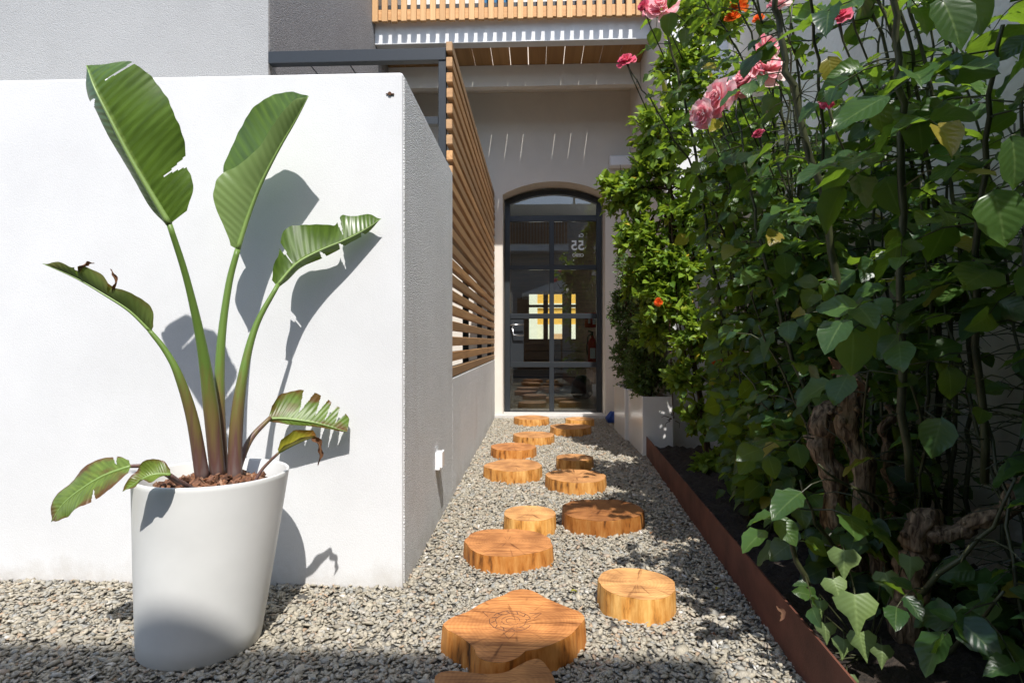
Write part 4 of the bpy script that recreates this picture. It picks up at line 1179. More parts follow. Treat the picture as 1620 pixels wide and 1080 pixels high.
def frames(D, Nn):
    """matrices with Y along D and Z near Nn"""
    D = D / np.linalg.norm(D, axis=1, keepdims=True)
    X = np.cross(D, Nn); X /= (np.linalg.norm(X, axis=1, keepdims=True) + 1e-9)
    Z = np.cross(X, D)
    return np.stack([X, D, Z], 2)

def place_leaves(parent, pos, R, size, tpls, mat, n_obj=0, name='leaf', mass='foliage', score=None):
    """the n_obj leaves that show largest become parts, the rest one mass"""
    n = len(pos)
    k = RNG.integers(0, len(tpls), n)
    order = np.argsort(-(score if score is not None else size))
    big_i, rest = order[:n_obj], order[n_obj:]
    pl = np.array(parent.location)
    if n_obj:
        mes = []
        for ti, (tv, tf, tu) in enumerate(tpls):
            o = np_mesh(name, tv, tf, mat, None, tu, smooth=True)
            mes.append(o.data); bpy.data.objects.remove(o)
        for i in big_i:
            o = bpy.data.objects.new(name, mes[k[i]])
            m = Matrix.Identity(4)
            for a in range(3):
                for c in range(3):
                    m[a][c] = R[i, a, c] * size[i]
                m[a][3] = pos[i, a] - pl[a]
            o.matrix_basis = m
            link(o, parent)
    if len(rest):
        VV, FF, UU, off = [], [], [], 0
        for ti, (tv, tf, tu) in enumerate(tpls):
            i = rest[k[rest] == ti]
            if len(i) == 0: continue
            w = np.einsum('nij,vj->nvi', R[i], tv) * size[i][:, None, None] + pos[i][:, None, :]
            VV.append(w.reshape(-1, 3)); FF.append((tf[None] + (np.arange(len(i)) * len(tv))[:, None, None] + off).reshape(-1, tf.shape[1]))
            UU.append(np.tile(tu, (len(i), 1))); off += len(i) * len(tv)
        o = np_mesh(mass, np.concatenate(VV), np.concatenate(FF), mat, parent, np.concatenate(UU), smooth=True)
        o['kind'] = 'stuff'

XB = [(-600, 990), (-60, 1000), (-30, 1030), (0, 1030), (60, 1012), (100, 1002), (180, 996), (230, 1020), (300, 1058), (400, 1090), (500, 1110), (600, 1125), (650, 1130), (700, 1135), (760, 1135), (800, 1128), (850, 1180), (900, 1215), (950, 1262), (1000, 1282), (1080, 1290), (1400, 1350)]
def inside(pos, margin=0):
    px, py = PX(pos)
    xb = np.interp(py, [a for a, b in XB], [b for a, b in XB])
    return px > xb + margin

OPEN = [(1275, 1425, 635, 815, 1.86, 0.05), (1430, 1640, 765, 900, 1.66, 0.05), (1465, 1640, 500, 900, 3.0, 0.07), (1225, 1292, 85, 240, 3.0, 0.2), (1090, 1250, 70, 205, 2.16, 0.15), (1226, 1262, 500, 650, 3.0, 0.2), (1390, 1440, 640, 800, 1.98, 0.12), (1580, 1640, 60, 520, 3.0, 0.3), (1145, 1215, -10, 48, 3.5, 0.12), (1330, 1420, 0, 110, 3.0, 0.4), (1500, 1640, 880, 960, 3.0, 0.4)]
def openings(pos, r):
    px, py = PX(pos)
    keep = np.ones(len(pos), bool)
    for b_ in ((1205, 110, 2.1), (1170, 140, 2.12), (1122, 172, 2.15), (1048, 14, 2.5), (1326, 24, 1.62), (1309, 156, 1.62)):   # blooms stand free in the sun
        d = pos - np.array(tuple(P(*b_)))
        t = np.clip(d @ -np.array(tuple(SUN)), 0, None)
        keep &= np.linalg.norm(d + np.outer(t, np.array(tuple(SUN))), axis=1) > 0.13
    for x0, x1, y0, y1, yy, k in OPEN:
        inn = (px > x0) & (px < x1) & (py > y0) & (py < y1) & (pos[:, 1] < yy)
        keep &= ~(inn & (r.random(len(pos)) > k))
    return keep

def shown(pos, size):
    """rough apparent size, used to choose which leaves become parts"""
    px, py = PX(pos)
    d = np.linalg.norm(pos - np.array([0, 0, CAMH]), axis=1)
    ok = (px > -40) & (px < 1660) & (py > -40) & (py < 1120) & (pos[:, 1] > 0.4)
    return np.where(ok, size / d, 0.0)

def make_rose(name, label, loc, canes, lsize, mat, tpls, seed, n_obj=300, spacing=0.055, pet=0.055, cmat='cane', start=0.18):
    rb = empty(name, loc, label, 'rose bush', 'climbing roses in the bed')
    r = np.random.default_rng(seed)
    pos, dr_, nr, sz = [], [], [], []
    tw = MB()
    for (pts, r0, r1) in canes:
        n = max(8, int(sum((Vector(pts[i+1]) - Vector(pts[i])).length for i in range(len(pts) - 1)) / 0.06))
        q = spline(pts, n)
        # slight kinks
        q = [p + Vector(r.normal(0, 0.0045, 3)) for p in q]
        rad = [r0 + (r1 - r0) * i / (n - 1) for i in range(n)]
        c = MB().tube(q, rad, 7)
        for i in range(2, n - 1, 2):               # thorns
            a = r.uniform(0, 6.28)
            t = (q[i+1] - q[i]).normalized(); u = t.orthogonal().normalized(); d = (u * math.cos(a) + t.cross(u) * math.sin(a))
            c.tube([q[i] + d * rad[i] * 0.6, q[i] + d * (rad[i] + 0.009) - t * 0.004], [0.0032, 0.0003], 4)
        c.build('cane', M[cmat], rb, smooth=True)
        L = 0.0
        nxt = 0.0
        tot = n - 1
        for i in range(tot):
            L += (q[i+1] - q[i]).length
            if i / tot < start or L < nxt: continue
            nxt = L + spacing * r.uniform(0.6, 1.5)
            t = (q[i+1] - q[i]).normalized()
            for rep in range(1 if r.random() < 0.6 else 2):
                az = r.uniform(0, 2 * math.pi)
                d = Vector((math.cos(az), math.sin(az), r.uniform(-0.15, 0.5))) + Vector((-0.35, -0.25, 0))
                d.normalize()
                pl = pet * r.uniform(0.7, 1.5)
                a0 = q[i]; a1 = a0 + d * pl; a2 = a1 + (d + Vector((0, 0, -0.35))).normalized() * pl * 0.9; a3 = a2 + (d + Vector((0, 0, -0.7))).normalized() * pl * 0.7
                up = Vector((r.normal(0, 0.35), r.normal(0, 0.35) - 0.35, 1)).normalized()
                sd = d.cross(up).normalized()
                s = lsize * r.uniform(0.5, 1.25)
                lf = [(a3, d + Vector((0, 0, -0.6)), s * 1.12)]
                for a, k in ((a2, 1.0), (a1 + (a2 - a1) * 0.25, 0.78)):
                    for sg in (-1, 1):
                        if k < 0.9 and r.random() < 0.45: continue
                        lf.append((a, d * 0.45 + sd * sg + Vector((0, 0, -0.3)), s * k))
                ok = inside(np.array([tuple(a3)]))[0]
                if not ok or a3.y > 6 or a3.x > RX - 0.02: continue
                tw.tube([a0, a1, a2, a3], [0.0022, 0.0018, 0.0014, 0.001], 4, caps=False)
                for a, dd, ss_ in lf:
                    pos.append(tuple(a)); dr_.append(tuple(Vector(dd).normalized() + Vector(r.normal(0, 0.18, 3)))); sz.append(ss_)
                    nr.append(tuple(up + Vector(r.normal(0, 0.3, 3))))
    tw.build('twigs', M['cane'], rb)['kind'] = 'stuff'
    pos, dr_, nr, sz = map(np.array, (pos, dr_, nr, sz))
    keep = inside(pos, 4) & (pos[:, 0] < RX - 0.03) & openings(pos, r)
    pos, dr_, nr, sz = pos[keep], dr_[keep], nr[keep], sz[keep]
    place_leaves(rb, pos, frames(dr_, nr), sz, tpls, M[mat], n_obj, score=shown(pos, sz))
    return rb

ROSE_T = [leaf_tpl(1.0, 0.74, 0.28, 0.22, 8, 0.045, seed=i) for i in range(3)] + [leaf_tpl(1.0, 0.64, 0.5, 0.35, 8, 0.045, seed=4), leaf_tpl(1.0, 0.8, 0.12, 0.1, 8, 0.045, seed=5)]

def rnd_canes(n, x, y, z1, lean, seed, r0=(0.0045, 0.0085)):
    r = random.Random(seed)
    out = []
    for k in range(n):
        bx, by = r.uniform(*x), r.uniform(*y)
        h = r.uniform(*z1)
        lx = r.uniform(*lean); ly = r.uniform(-0.35, 0.35)
        pts = [(bx, by, 0.08), (bx + lx * 0.15 + r.uniform(-.05, .05), by + ly * .2, h * 0.35), (bx + lx * 0.5 + r.uniform(-.06, .06), by + ly * .6, h * 0.7), (bx + lx + r.uniform(-.05, .05), by + ly, h)]
        pts = [(min(a, RX - 0.06), b, c) for a, b, c in pts]
        out.append((pts, r.uniform(*r0), 0.003))
    return out

def W(*l): return [tuple(P(*a)) for a in l]

def low_shoots(n, x, y, z1, seed):
    return rnd_canes(n, x, y, z1, (-0.38, -0.05), seed, (0.004, 0.006))
# far rose bush behind the middle of the bed, carries most pink blooms
canes = rnd_canes(20, (0.98, 1.5), (2.45, 3.3), (1.2, 2.25), (-0.45, 0.15), 21)
canes += [(W((1190,690,2.9),(1130,430,2.8),(1092,200,2.7),(1045,20,2.6),(1040,-40,2.6)), 0.010, 0.003),
          (W((1200,720,2.9),(1170,500,2.8),(1130,330,2.7),(1060,210,2.6),(990,100,2.55)), 0.009, 0.0025),
          (W((1220,720,2.8),(1180,470,2.7),(1150,250,2.6),(1130,130,2.6)), 0.010, 0.003)]
canes += low_shoots(9, (0.98, 1.35), (2.5, 3.5), (0.45, 1.2), 24)
_r = random.Random(93)
for k in range(6):
    ex, ey, ez = _r.uniform(0.48, 0.78), _r.uniform(2.05, 2.6), _r.uniform(2.45, 2.95)
    bx, by = _r.uniform(1.1, 1.35), _r.uniform(2.5, 2.9)
    canes.append(([(bx, by, 0.08), (bx - 0.03, by - 0.05, 1.1), ((bx + ex) / 2 + 0.08, (by + ey) / 2, 2.1), (ex, ey, ez)], 0.008, 0.003))
rose_far = make_rose('rose_bush', 'climbing rose with pink double blooms in the middle of the bed', (1.2, 2.95, 0.08), canes, 0.074, 'rose1', ROSE_T, 31, spacing=0.045, start=0.12)
# middle bush
canes = rnd_canes(16, (1.1, 1.52), (1.7, 2.5), (1.3, 2.5), (-0.4, 0.12), 22)
canes += [(W((1335,700,1.9),(1325,420,1.8),(1275,220,1.72),(1240,80,1.68),(1222,-30,1.65)), 0.0125, 0.008),
          (W((1310,720,2.1),(1240,520,2.1),(1190,330,2.1),(1165,160,2.1)), 0.009, 0.003)]
canes += low_shoots(10, (1.0, 1.35), (1.75, 2.6), (0.4, 1.1), 25)
_r = random.Random(91)
for k in range(5):
    ex, ey, ez = _r.uniform(0.50, 0.74), _r.uniform(1.35, 1.9), _r.uniform(2.15, 2.6)
    bx, by = _r.uniform(1.15, 1.4), _r.uniform(1.8, 2.4)
    canes.append(([(bx, by, 0.08), (bx - 0.05, by - 0.1, 1.0), ((bx + ex) / 2, (by + ey) / 2 - 0.1, 1.95), (ex, ey, ez)], 0.008, 0.003))
rose_mid = make_rose('rose_bush', 'dark leaved rose with a long thorny cane crossing the white wall', (1.3, 2.1, 0.08), canes, 0.080, 'rose2', ROSE_T, 32, spacing=0.054, start=0.12)
# near bush
canes = rnd_canes(12, (1.12, 1.5), (1.0, 1.75), (1.1, 2.05), (-0.25, 0.12), 23)
canes += [(W((1440,760,1.55),(1425,480,1.45),(1428,250,1.35),(1415,60,1.3),(1410,-80,1.25)), 0.011, 0.006),
          (W((1560,760,1.5),(1545,480,1.4),(1560,240,1.3),(1580,40,1.2)), 0.010, 0.004),
          (W((1440,960,1.5),(1500,900,1.4),(1560,840,1.35),(1600,760,1.3)), 0.008, 0.003),
          (W((1480,1060,1.5),(1530,1000,1.4),(1590,930,1.3)), 0.007, 0.003),
          (W((1350,900,1.7),(1300,840,1.65),(1265,760,1.6)), 0.007, 0.003),
          (W((1400,860,1.7),(1390,790,1.6),(1330,760,1.55),(1290,735,1.5)), 0.006, 0.003),
          (W((1300,980,1.65),(1262,900,1.6),(1245,820,1.58)), 0.009, 0.006)]
canes += low_shoots(7, (1.0, 1.45), (1.0, 1.8), (0.35, 0.8), 26)
_r = random.Random(92)
for k in range(6):
    ex, ey, ez = _r.uniform(0.74, 1.05), _r.uniform(0.55, 1.1), _r.uniform(1.45, 2.3)
    bx, by = _r.uniform(1.2, 1.45), _r.uniform(0.9, 1.4)
    if k > 3: ex, ey, ez = _r.uniform(0.98, 1.35), _r.uniform(0.2, 0.6), _r.uniform(1.4, 2.0)  # unseen canes out of frame, added to shade the lower leaves
    canes.append(([(bx, by, 0.08), (bx + 0.02, by - 0.05, 0.7), ((bx * 2 + ex) / 3, (by * 2 + ey) / 3, 1.3), (ex, ey, ez)], 0.009, 0.003))
rose_near = make_rose('rose_bush', 'big leaved dark rose closest to the camera at the right edge', (1.3, 1.45, 0.08), canes, 0.088, 'rose2', ROSE_T, 33, spacing=0.064, pet=0.06, start=0.12)

# gnarled stems of the old roses, parts of their bushes
def gnarl(pts, rad, parent, label, knobs=10, seed=0, name='trunk'):
    r = random.Random(seed)
    n, m = 44, 18
    q = spline(pts, n)
    w1, w2 = r.uniform(0, 6), r.uniform(0, 6)
    q = [p + Vector((0.010 * math.sin(i * 0.45 + w1), 0.008 * math.sin(i * 0.37 + w2), 0)) for i, p in enumerate(q)]
    rr = [interp(i / (n - 1), rad) * (1 + 0.13 * math.sin(i * 0.8 + w1) + 0.07 * math.sin(i * 1.9 + w2)) for i in range(n)]
    v, f = tube(q, rr, m)
    ph = [r.uniform(0, 6.28) for _ in range(4)]
    v2 = []
    for i in range(n):
        for k in range(m):
            p = Vector(v[i * m + k]); d = p - q[i]
            a = k / m * 6.283
            v2.append(q[i] + d * (1 + 0.09 * math.sin(3 * a + ph[0] + i * 0.12) + 0.08 * math.sin(5 * a + ph[1] - i * 0.08) + 0.05 * math.sin(8 * a + ph[2] + i * 0.05) + r.uniform(-.025, .025)))
    o = MB().add(v2, f).build(name, M['trunk'], parent, smooth=True)
    if label: o['label'] = label
    for _ in range(knobs):
        i = r.randrange(3, n - 1); a = r.uniform(0, 6.28)
        d = Vector((math.cos(a), math.sin(a), r.uniform(-.2, .7))).normalized()
        L = r.uniform(0.006, 0.02)
        MB().tube([q[i] + d * rr[i] * 0.4, q[i] + d * (rr[i] + L * 0.4), q[i] + d * (rr[i] + L)], [rr[i] * 0.42, rr[i] * 0.3, rr[i] * 0.1], 8).build('stub', M['trunk'], o, smooth=True)
    return o
gnarl(W((1345,900,1.85),(1322,800,1.84),(1305,720,1.83),(1298,675,1.83),(1318,640,1.82)), [(0,.038),(.5,.032),(.8,.034),(1,.022)], rose_mid, 'leftmost thick gnarled stem', seed=1, knobs=6)
gnarl(W((1400,920,1.80),(1372,800,1.78),(1352,705,1.76),(1340,640,1.75),(1365,600,1.74)), [(0,.034),(.5,.028),(.8,.03),(.93,.05),(1,.036)], rose_mid, 'gnarled stem with a knobbly pruned head', seed=2, knobs=8)
gnarl(W((1437,1040,1.62),(1440,940,1.62),(1450,870,1.62),(1462,805,1.62)), [(0,.042),(.5,.038),(1,.034)], rose_near, 'dark sawn off stump', seed=3, knobs=6)
gnarl(W((1455,850,1.61),(1500,842,1.58),(1550,825,1.54),(1600,790,1.5),(1660,740,1.46)), [(0,.024),(.5,.021),(1,.02)], rose_near, 'thick bare branch reaching to the right', knobs=12, seed=4, name='branch')
gnarl(W((1420,830,1.95),(1405,740,1.95),(1402,680,1.95),(1412,640,1.95)), [(0,.020),(.5,.018),(1,.012)], rose_mid, 'slim crooked stem catching the sun', knobs=3, seed=5)

# pink blooms
def rose_bloom(parent, c, rad, face, mat, seed, stem_to=None, name='rose_bloom'):
    r = random.Random(seed)
    face = (Vector(face).normalized() + Vector((r.uniform(-.55, .55), r.uniform(-.3, .3), r.uniform(-.6, .35)))).normalized(); u = face.orthogonal().normalized(); w = face.cross(u)
    b = MB()
    for ringk, (n, tilt, rr, ln) in enumerate(((7, 1.25, 0.22, 1.0), (7, 1.0, 0.18, 0.92), (7, 0.75, 0.14, 0.8), (6, 0.5, 0.10, 0.66), (5, 0.3, 0.06, 0.55), (4, 0.1, 0.03, 0.45))):
        for k in range(n):
            a = 2 * math.pi * (k + 0.5 * ringk) / n + r.uniform(-.35, .35)
            d = u * math.cos(a) + w * math.sin(a); s = face.cross(d)
            tl = tilt + r.uniform(-.32, .32)
            v = []
            for i in range(5):
                t = i / 4
                out = rr * rad + ln * rad * (math.sin(tl) * t + 0.12 * t * t)
                hgt = ln * rad * (math.cos(tl) * t - 0.10 * t * t * (ringk < 2)) * 0.9 - (0.15 - 0.1 * ringk) * rad
                wd = rad * 0.52 * ln * (0.35 + 1.1 * t - 0.55 * t * t) 
                for j in range(-2, 3):
                    x = j / 2
                    p = d * (out - 0.22 * wd * x * x * (1 if tl < 0.9 else 0.4)) + s * wd * x + face * (hgt + 0.16 * wd * x * x + r.uniform(-.07, .07) * rad * t)
                    v.append(Vector(c) + p)
            f = [(i*5+j, i*5+j+1, (i+1)*5+j+1, (i+1)*5+j) for i in range(4) for j in range(4)]
            b.add(v, f)
    o = b.build(name, M[mat], parent, smooth=True)
    return o
BL = [((1210,112,2.1), .060, (-.3,-.75,.55), 'pink'), ((1182,128,2.12), .055, (-.5,-.6,.5), 'pink'), ((1213,78,2.12), .044, (-.2,-.7,.6), 'pink'), ((1138,155,2.15), .054, (-.6,-.6,.2), 'pink'), ((1112,180,2.15), .042, (-.6,-.5,-.2), 'pink'), ((1165,142,2.16), .045, (-.4,-.7,.3), 'pink'),
      ((1048,14,2.5), .066, (-.5,-.7,.3), 'pink'), ((1326,24,1.62), .028, (-.3,-.8,.4), 'deep'), ((1309,156,1.62), .021, (-.4,-.8,.3), 'deep'), ((1018,10,2.5), .022, (-.5,-.6,.6), 'deep'), ((991,97,2.55), .034, (-.4,-.6,.6), 'deep'),
      ((1345,4,1.66), .032, (-.2,-.7,.6), 'pink'), ((1232,8,1.9), .03, (-.3,-.7,.5), 'pink'), ((1200,212,2.1), .018, (-.3,-.7,.5), 'deep')]
for i, (q, rad, fc, mt) in enumerate(BL):
    par = rose_mid if q[0] > 1290 else rose_far
    c = P(*q)
    rose_bloom(par, c, rad, fc, mt, i)
    MB().tube([c - Vector(fc).normalized() * rad * 0.25, c + Vector((0.03, 0.03, -0.06)), c + Vector((0.10, 0.05, -0.2))], [0.006, 0.0028, 0.003], 6).build('flower_stalk', M['cane'], par, smooth=True)
# brown dead leaves hanging on the knobbly head
for i, (px, py, yy, s) in enumerate(((1310,565,1.72,.055),(1298,540,1.72,.04),(1415,548,1.7,.045),(1330,585,1.7,.05),(1228,958,1.5,.03),(1350,600,1.7,.05))):
    c = P(px, py, yy)
    blade([c, c + Vector((.01, -.01, -s * .5)), c + Vector((.0, -.02, -s))], [(0,.004),(.4,s*.4),(1,.002)], [(0,.004),(.5,s*.4),(1,.002)], (0.3, -1, 0.4), 0.5, 0.4, M['dead'], curl_l=0.8, curl_r=0.7, wave=0.6, nt=10, nu=3, seed=i, name='dry_leaf', parent=rose_near)

# big single leaves hanging close to the viewpoint
_me = np_mesh('leaf', *[(lambda t: t)(leaf_tpl(1.0, 0.78, 0.22, 0.25, 8, 0.04, seed=77))[i] for i in (0, 1)], M['rose2'], None, leaf_tpl(1.0, 0.78, 0.22, 0.25, 8, 0.04, seed=77)[2], smooth=True)
_md = _me.data; bpy.data.objects.remove(_me)
_r = random.Random(15)
for (px, py, yy, sz_, par) in ((1487,-5,1.05,.105,rose_near),(1378,155,1.40,.100,rose_near),(1450,175,1.30,.095,rose_near),(1572,300,1.08,.105,rose_near),(1600,215,1.0,.09,rose_near),(1330,165,1.7,.075,rose_mid),
                               (1350,520,1.45,.115,rose_near),(1392,505,1.5,.10,rose_near),(1500,580,1.35,.08,rose_near),(1490,660,1.35,.095,rose_near),(1240,400,1.9,.085,rose_mid),(1400,280,1.4,.10,rose_near),
                               (1060,20,2.4,.095,rose_far),(1085,45,2.4,.085,rose_far),(1130,215,2.2,.085,rose_far),(1160,262,2.2,.085,rose_far),(1310,90,1.6,.08,rose_mid),(1420,360,1.4,.085,rose_near),(1260,700,1.6,.07,rose_mid),(1215,720,1.7,.07,rose_mid)):
    c = np.array([tuple(P(px, py, yy))])
    R = frames(np.array([[_r.uniform(-.5, .3), _r.uniform(-.35, .0), -1.0]]), np.array([[_r.uniform(-.7, .1), -1.0, _r.uniform(.2, .9)]]))
    o = bpy.data.objects.new('leaf', _md)
    m_ = Matrix.Identity(4)
    for a in range(3):
        for q in range(3): m_[a][q] = R[0, a, q] * sz_
        m_[a][3] = c[0, a] - par.location[a]
    o.matrix_basis = m_
    link(o, par)
    MB().tube([Vector(c[0]), Vector(c[0]) + Vector((0.03, 0.03, 0.012)), Vector(c[0]) + Vector((0.08, 0.07, 0.0))], [0.0016, 0.0018, 0.0022], 5).build('leaf_stalk', M['cane'], par, smooth=True)

# ------------------------------------------------------------------ ivy at the foot of the near rose
iv = empty('ivy_plant', tuple(G(1370, 1040, 0.09)), 'pale green ivy with lobed drooping leaves at the foot of the near rose', 'ivy')
def ivy_leaf(c, size, face, down, seed):
    r = random.Random(seed)
    face = Vector(face).normalized(); dn = Vector(down).normalized(); dn = (dn - face * dn.dot(face)).normalized(); sx = dn.cross(face)
    out = [(0, 0), (.30, -.10), (.52, .12), (.42, .38), (.20, .55), (0, 1.0), (-.20, .55), (-.42, .38), (-.52, .12), (-.30, -.10)]
    v = [Vector(c)]; uv = [(0, 0)]
    v.append(Vector(c) + dn * size * 0.38 + face * size * 0.10); uv.append((0, .4))
    for x, y in out:
        z = -0.32 * abs(x) - 0.25 * max(0, y - .5) + r.uniform(-.04, .04)
        v.append(Vector(c) + sx * size * x + dn * size * y + face * size * z); uv.append((x * 1.9, y))
    nn = len(out)
    F = [(1, 2 + i, 2 + (i + 1) % nn) for i in range(nn)]
    o = np_mesh('leaf', np.array([tuple(a) for a in v]), np.array(F), M['ivy'], iv, np.array(uv), smooth=True)
for i, (px, py, yy, s) in enumerate(((1352,940,1.42,.095),(1318,915,1.46,.06),(1360,1000,1.42,.065),(1305,985,1.48,.05),(1335,1010,1.45,.05),(1300,1045,1.5,.05),(1335,870,1.5,.075),(1400,905,1.48,.06),(1310,1060,1.46,.045),(1296,950,1.5,.04),(1395,1020,1.45,.055),(1340,1065,1.42,.05),(1440,880,1.5,.06))):
    c = P(px, py, yy)
    ivy_leaf(c, s, (-.45 + 0.2 * math.sin(i * 2.1), -.8, .45), (0.25 * math.sin(i), -.15, -1), i)
    b0 = G(1370, 1040, 0.09)
    MB().tube([c, c + Vector((.02, .04, .0)), Vector(((c.x + b0.x) / 2 + .02, (c.y + b0.y) / 2 + .03, (c.z + b0.z) / 2)), b0], [0.0015, .0018, .0022, .003], 5).build('vine_stem', M['cane'], iv, smooth=True)

# ------------------------------------------------------------------ clumped shrubs
def clump_shrub(name, label, loc, clumps, n, lsize, mat, tpls, trunkpts, seed, n_obj=0, cat='shrub', group=None, left=None, shell=0.55):
    e = empty(name, loc, label, cat, group)
    r = np.random.default_rng(seed)
    wts = np.array([c[1] ** 2 for c in clumps]); wts = wts / wts.sum()
    pos, dd, nn = [], [], []
    br = MB()
    base = Vector(loc)
    for (c, rad), w in zip(clumps, wts):
        m = int(n * w)
        c = np.array(c)
        # twig sprays: leaves gather on short shoots
        ns = max(3, m // 7)
        u = r.normal(0, 1, (ns, 3)); u /= np.linalg.norm(u, axis=1, keepdims=True)
        rr = rad * (shell + (1.12 - shell) * r.random(ns) ** 0.8)
        ends = c + u * rr[:, None] * np.array([1, 1, 1.1])
        for k in range(ns):
            a = c + u[k] * rr[k] * 0.35
            if r.random() < 0.5: br.tube([a, (a + ends[k]) / 2 + r.normal(0, .01, 3), ends[k]], [0.003, 0.002, 0.0012], 4, caps=False)
            for q in range(7):
                t = r.uniform(0.35, 1.05)
                p = a + (ends[k] - a) * t + r.normal(0, 0.008, 3)
                d = u[k] * 0.7 + r.normal(0, 0.6, 3); d[2] += 0.1
                pos.append(p); dd.append(d); nn.append(np.array([0, -0.3, 1]) + r.normal(0, 0.55, 3))
        p0 = Vector(trunkpts[min(len(trunkpts) - 1, int(len(trunkpts) * 0.6))])
        br.tube(spline([p0, (p0 + Vector(c)) / 2 + Vector(r.normal(0, .03, 3)), Vector(c)], 6), [0.009, .008, .007, .006, .005, .003], 6)
    br.build('branches', M['canebr'], e)
    MB().tube(spline(trunkpts, 14), [0.022 - 0.010 * i / 13 for i in range(14)], 9).build('trunk', M['canebr'], e, smooth=True)
    pos, dd, nn = np.array(pos), np.array(dd), np.array(nn)
    keep = np.ones(len(pos), bool)
    if left:
        px, py = PX(pos)
        keep &= px > np.interp(py, [a for a, b in left], [b for a, b in left])
    pos, dd, nn = pos[keep], dd[keep], nn[keep]
    sz = lsize * r.uniform(0.65, 1.25, len(pos))
    place_leaves(e, pos, frames(dd, nn), sz, tpls, M[mat], n_obj, score=shown(pos, sz))
    return e
SM = [leaf_tpl(1.0, 0.58, 0.3, 0.2, 4, 0, seed=i) for i in range(3)]
TINY = [leaf_tpl(1.0, 0.5, 0.3, 0.15, 3, 0, seed=i) for i in range(3)]
cl = [((1040,430,4.1),.17),((1078,420,3.95),.19),((1003,445,4.2),.11),((1065,660,3.85),.08),((984,302,4.25),.17),((962,292,4.3),.08),((1025,280,4.1),.22),((1050,215,4.0),.24),((1015,375,4.15),.20),((1055,470,4.0),.20),((1105,330,3.95),.24),((1035,520,4.2),.15),((1105,520,3.85),.20),((1080,600,3.85),.13),((1105,660,3.8),.10),((1120,735,3.75),.10),((1085,110,4.0),.24),((1160,230,3.8),.24),((1120,20,4.0),.26),((1175,410,3.75),.2),((1150,600,3.7),.16)]
left_b = [(-300, 1050), (0, 1050), (100, 1010), (200, 1000), (245, 1004), (272, 1000), (280, 950), (290, 933), (310, 945), (340, 958), (400, 975), (500, 985), (560, 1000), (620, 1078), (1080, 1090)]
clump_shrub('flowering_shrub', 'bright yellow green sunlit shrub with orange flowers beside the door planters', (1.0, 3.85, 0.085),
            [(P(*c), r) for c, r in cl], 15000, 0.060, 'bright', SM, [P(1125,760,3.75), P(1110,640,3.85), P(1080,480,3.95), P(1060,300,4.05), P(1075,150,4.0)], 51, n_obj=300, left=left_b, shell=0.3)
fs = bpy.data.objects['flowering_shrub']
for i, (px, py, yy, rad) in enumerate(((1168,10,3.8,.05),(1160,27,3.8,.045),(1133,568,3.5,.035),(1241,658,3.0,.035),(1042,478,3.8,.025),(1200,30,3.7,.03))):
    c = P(px, py, yy)
    rose_bloom(fs, c, rad, (-.4, -.8, .3), 'orange', 60 + i, name='orange_flower')
def hedge(loc, x, y, z, seed, label, n):
    r = random.Random(seed)
    cl = []
    for k in range(40):
        cl.append((Vector((r.uniform(*x), r.uniform(*y), r.uniform(*z))), r.uniform(0.10, 0.15)))
    xm, ym = (x[0] + x[1]) / 2, (y[0] + y[1]) / 2
    clump_shrub('planter_shrub', label, loc, cl, n, 0.034, 'hedge', TINY, [(xm, ym, 0.43), (xm + .02, ym, 0.8), (xm, ym - .03, 1.2), (xm, ym, z[1])], seed, n_obj=0, group='small leaved shrubs in the white planters', left=[(-200, 940), (380, 978), (450, 968), (560, 952), (600, 965), (640, 975), (1080, 975)], shell=0.3)
hedge((0.97, 4.92, 0.43), (0.88, 1.06), (4.64, 5.2), (0.55, 1.65), 71, 'small leaved dark green shrub in the near white planter', 13000)
hedge((0.96, 5.65, 0.43), (0.84, 1.06), (5.35, 5.95), (0.55, 1.75), 72, 'small leaved dark green shrub in the far white planter by the door', 11000)

# shrub behind the slat screen, in its own box
cl2 = [(Vector((-1.0 + 0.25 * random.uniform(-1, 1), 4.3 + 0.4 * random.uniform(-1, 1), z)), 0.22) for z in (0.9, 1.1, 1.3, 1.5, 1.7)]
clump_shrub('terrace_shrub', 'green shrub glimpsed through the gaps of the slat screen', (-1.0, 4.3, 0.4), cl2, 1500, 0.06, 'bright', SM, [(-1.0, 4.3, 0.4), (-1.0, 4.3, 0.8), (-1.0, 4.3, 1.2), (-1.0, 4.3, 1.6)], 81)
tb = empty('terrace_planter', (-1.0, 4.3, 0), 'white planter box behind the slat screen', 'planter')
MB().box(-1.2, -0.8, 3.9, 4.7, 0.001, 0.42).build('box', M['plastic'], tb, bevel=0.006)
MB().box(-1.17, -0.83, 3.93, 4.67, 0.421, 0.43).build('soil_fill', M['soil'], tb)

# fallen dry leaves, one by one
for i, (px, py) in enumerate(FALL):
    c = G(px, py, 0.022)
    e = i * 1.7
    o = blade([c + Vector((0, 0, 0)), c + Vector((.012 * math.cos(e), .012 * math.sin(e), .006)), c + Vector((.026 * math.cos(e), .026 * math.sin(e), .001))], [(0,.002),(.45,.009),(1,.001)], [(0,.002),(.5,.009),(1,.001)], (0.1, 0.1, 1), 0.4, 0.3, M['dead'] if i % 3 else M['strel_y'], wave=0.4, nt=8, nu=2, seed=i, name='fallen_leaf')
    tag(o, FLAB[i], 'leaf', 'fallen leaves on the gravel')

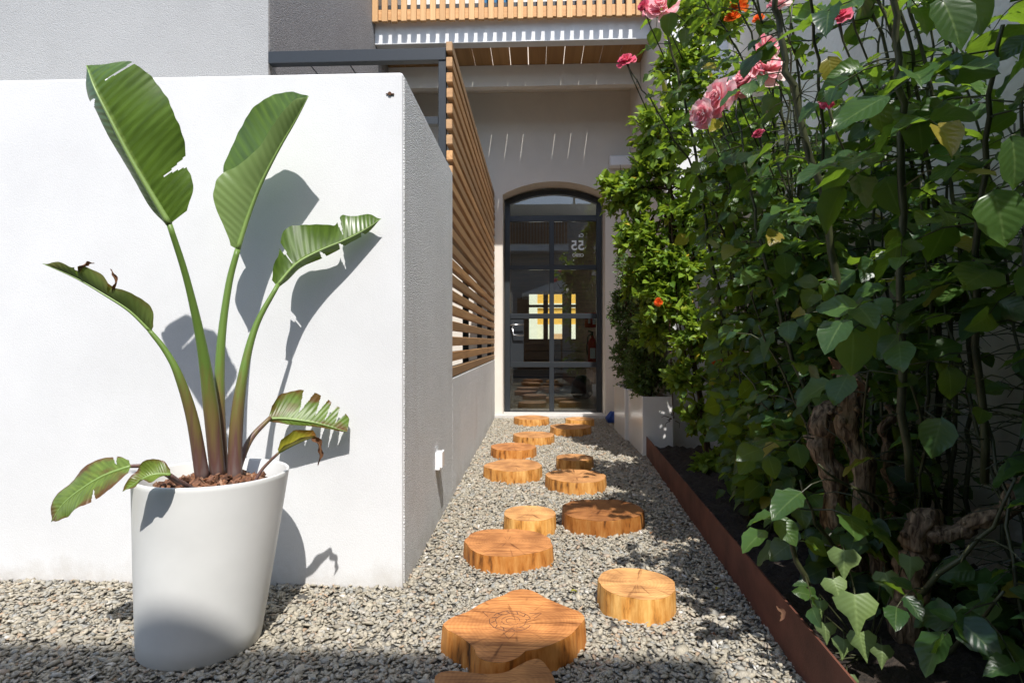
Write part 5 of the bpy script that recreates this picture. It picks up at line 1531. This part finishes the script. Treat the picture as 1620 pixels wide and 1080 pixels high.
# ------------------------------------------------------------------ courtyard behind the camera, mirrored in the door glass, plus an added sail for shade
oh = empty('opposite_house', (-3.5, -4.6, 0), 'tall pale house across the courtyard behind the viewpoint', 'building')
MB().box(-9, 3, -5.2, -4.0, 0, 5.3).build('wall', M['pale'], oh)
MB().box(-3.0, 1.0, -3.999, -3.4, 3.72, 3.95).build('balcony_slab', M['fascia'], oh)
fb = MB().box(-0.0275, 0.0275, -0.015, 0.015, 0, 0.85)
first = None
for k in range(42):
    if first is None:
        first = fb.build('balcony_slat', M['fencewood'], None); o = first; o.parent = oh
    else:
        o = first.copy(); link(o, oh)
    o.location = Vector((-2.95 + k * 0.0945, -3.38, 3.93)) - oh.location
for x in (-2.4, -0.6):
    MB().box(x, x + 1.1, -3.998, -3.95, 0.02, 2.3).build('doorway', M['darkwood'], oh)
sa = empty('added_shade_sail', (-2.5, -3.0, 6.3), 'unseen white sail added behind the viewpoint to shade the foreground', 'shade blocker')
MB().box(-7.0, 1.35, -4.7, -2.57, 6.34, 6.35).build('canvas', M['canvas'], sa)  # added out of view only to cast the soft foreground shade
for x in (-6.9, -2.8, 1.25):
    MB().tube([(x, -4.6, 0), (x, -4.6, 6.33)], 0.04, 10).build('mast', M['steel'], sa)
    MB().tube([(x, -4.6, 6.3), (x, -2.6, 6.3)], 0.03, 8).build('spar', M['steel'], sa)
pa = empty('parasol', (0.75, -2.6, 0), 'white octagonal parasol standing behind the viewpoint', 'parasol')
ctr, RR, ZE, ZT = Vector((0.75, -2.6, 0)), 1.25, 2.3, 2.75
cv = MB()
rim = [(ctr.x + RR * math.cos(math.radians(22.5 + 45 * k)), ctr.y + RR * math.sin(math.radians(22.5 + 45 * k)), ZE) for k in range(8)]
cv.add([(ctr.x, ctr.y, ZT)] + rim, [(0, 1 + k, 1 + (k + 1) % 8) for k in range(8)])
cv.add(rim + [(x, y, z - 0.10) for x, y, z in rim], [(k, (k + 1) % 8, 8 + (k + 1) % 8, 8 + k) for k in range(8)])
cv.build('canopy', M['canvas'], pa)
MB().tube([(ctr.x, ctr.y, 0.06), (ctr.x, ctr.y, ZT + 0.05)], 0.024, 12).build('pole', M['fencewood'], pa, smooth=True)
for k in range(8):
    MB().tube([(ctr.x, ctr.y, ZT - 0.05), (rim[k][0], rim[k][1], ZE - 0.012)], 0.009, 6).build('rib', M['fencewood'], pa)
MB().box(ctr.x - 0.3, ctr.x + 0.3, ctr.y - 0.3, ctr.y + 0.3, 0.001, 0.06).build('base', M['concrete'], pa, bevel=0.01)
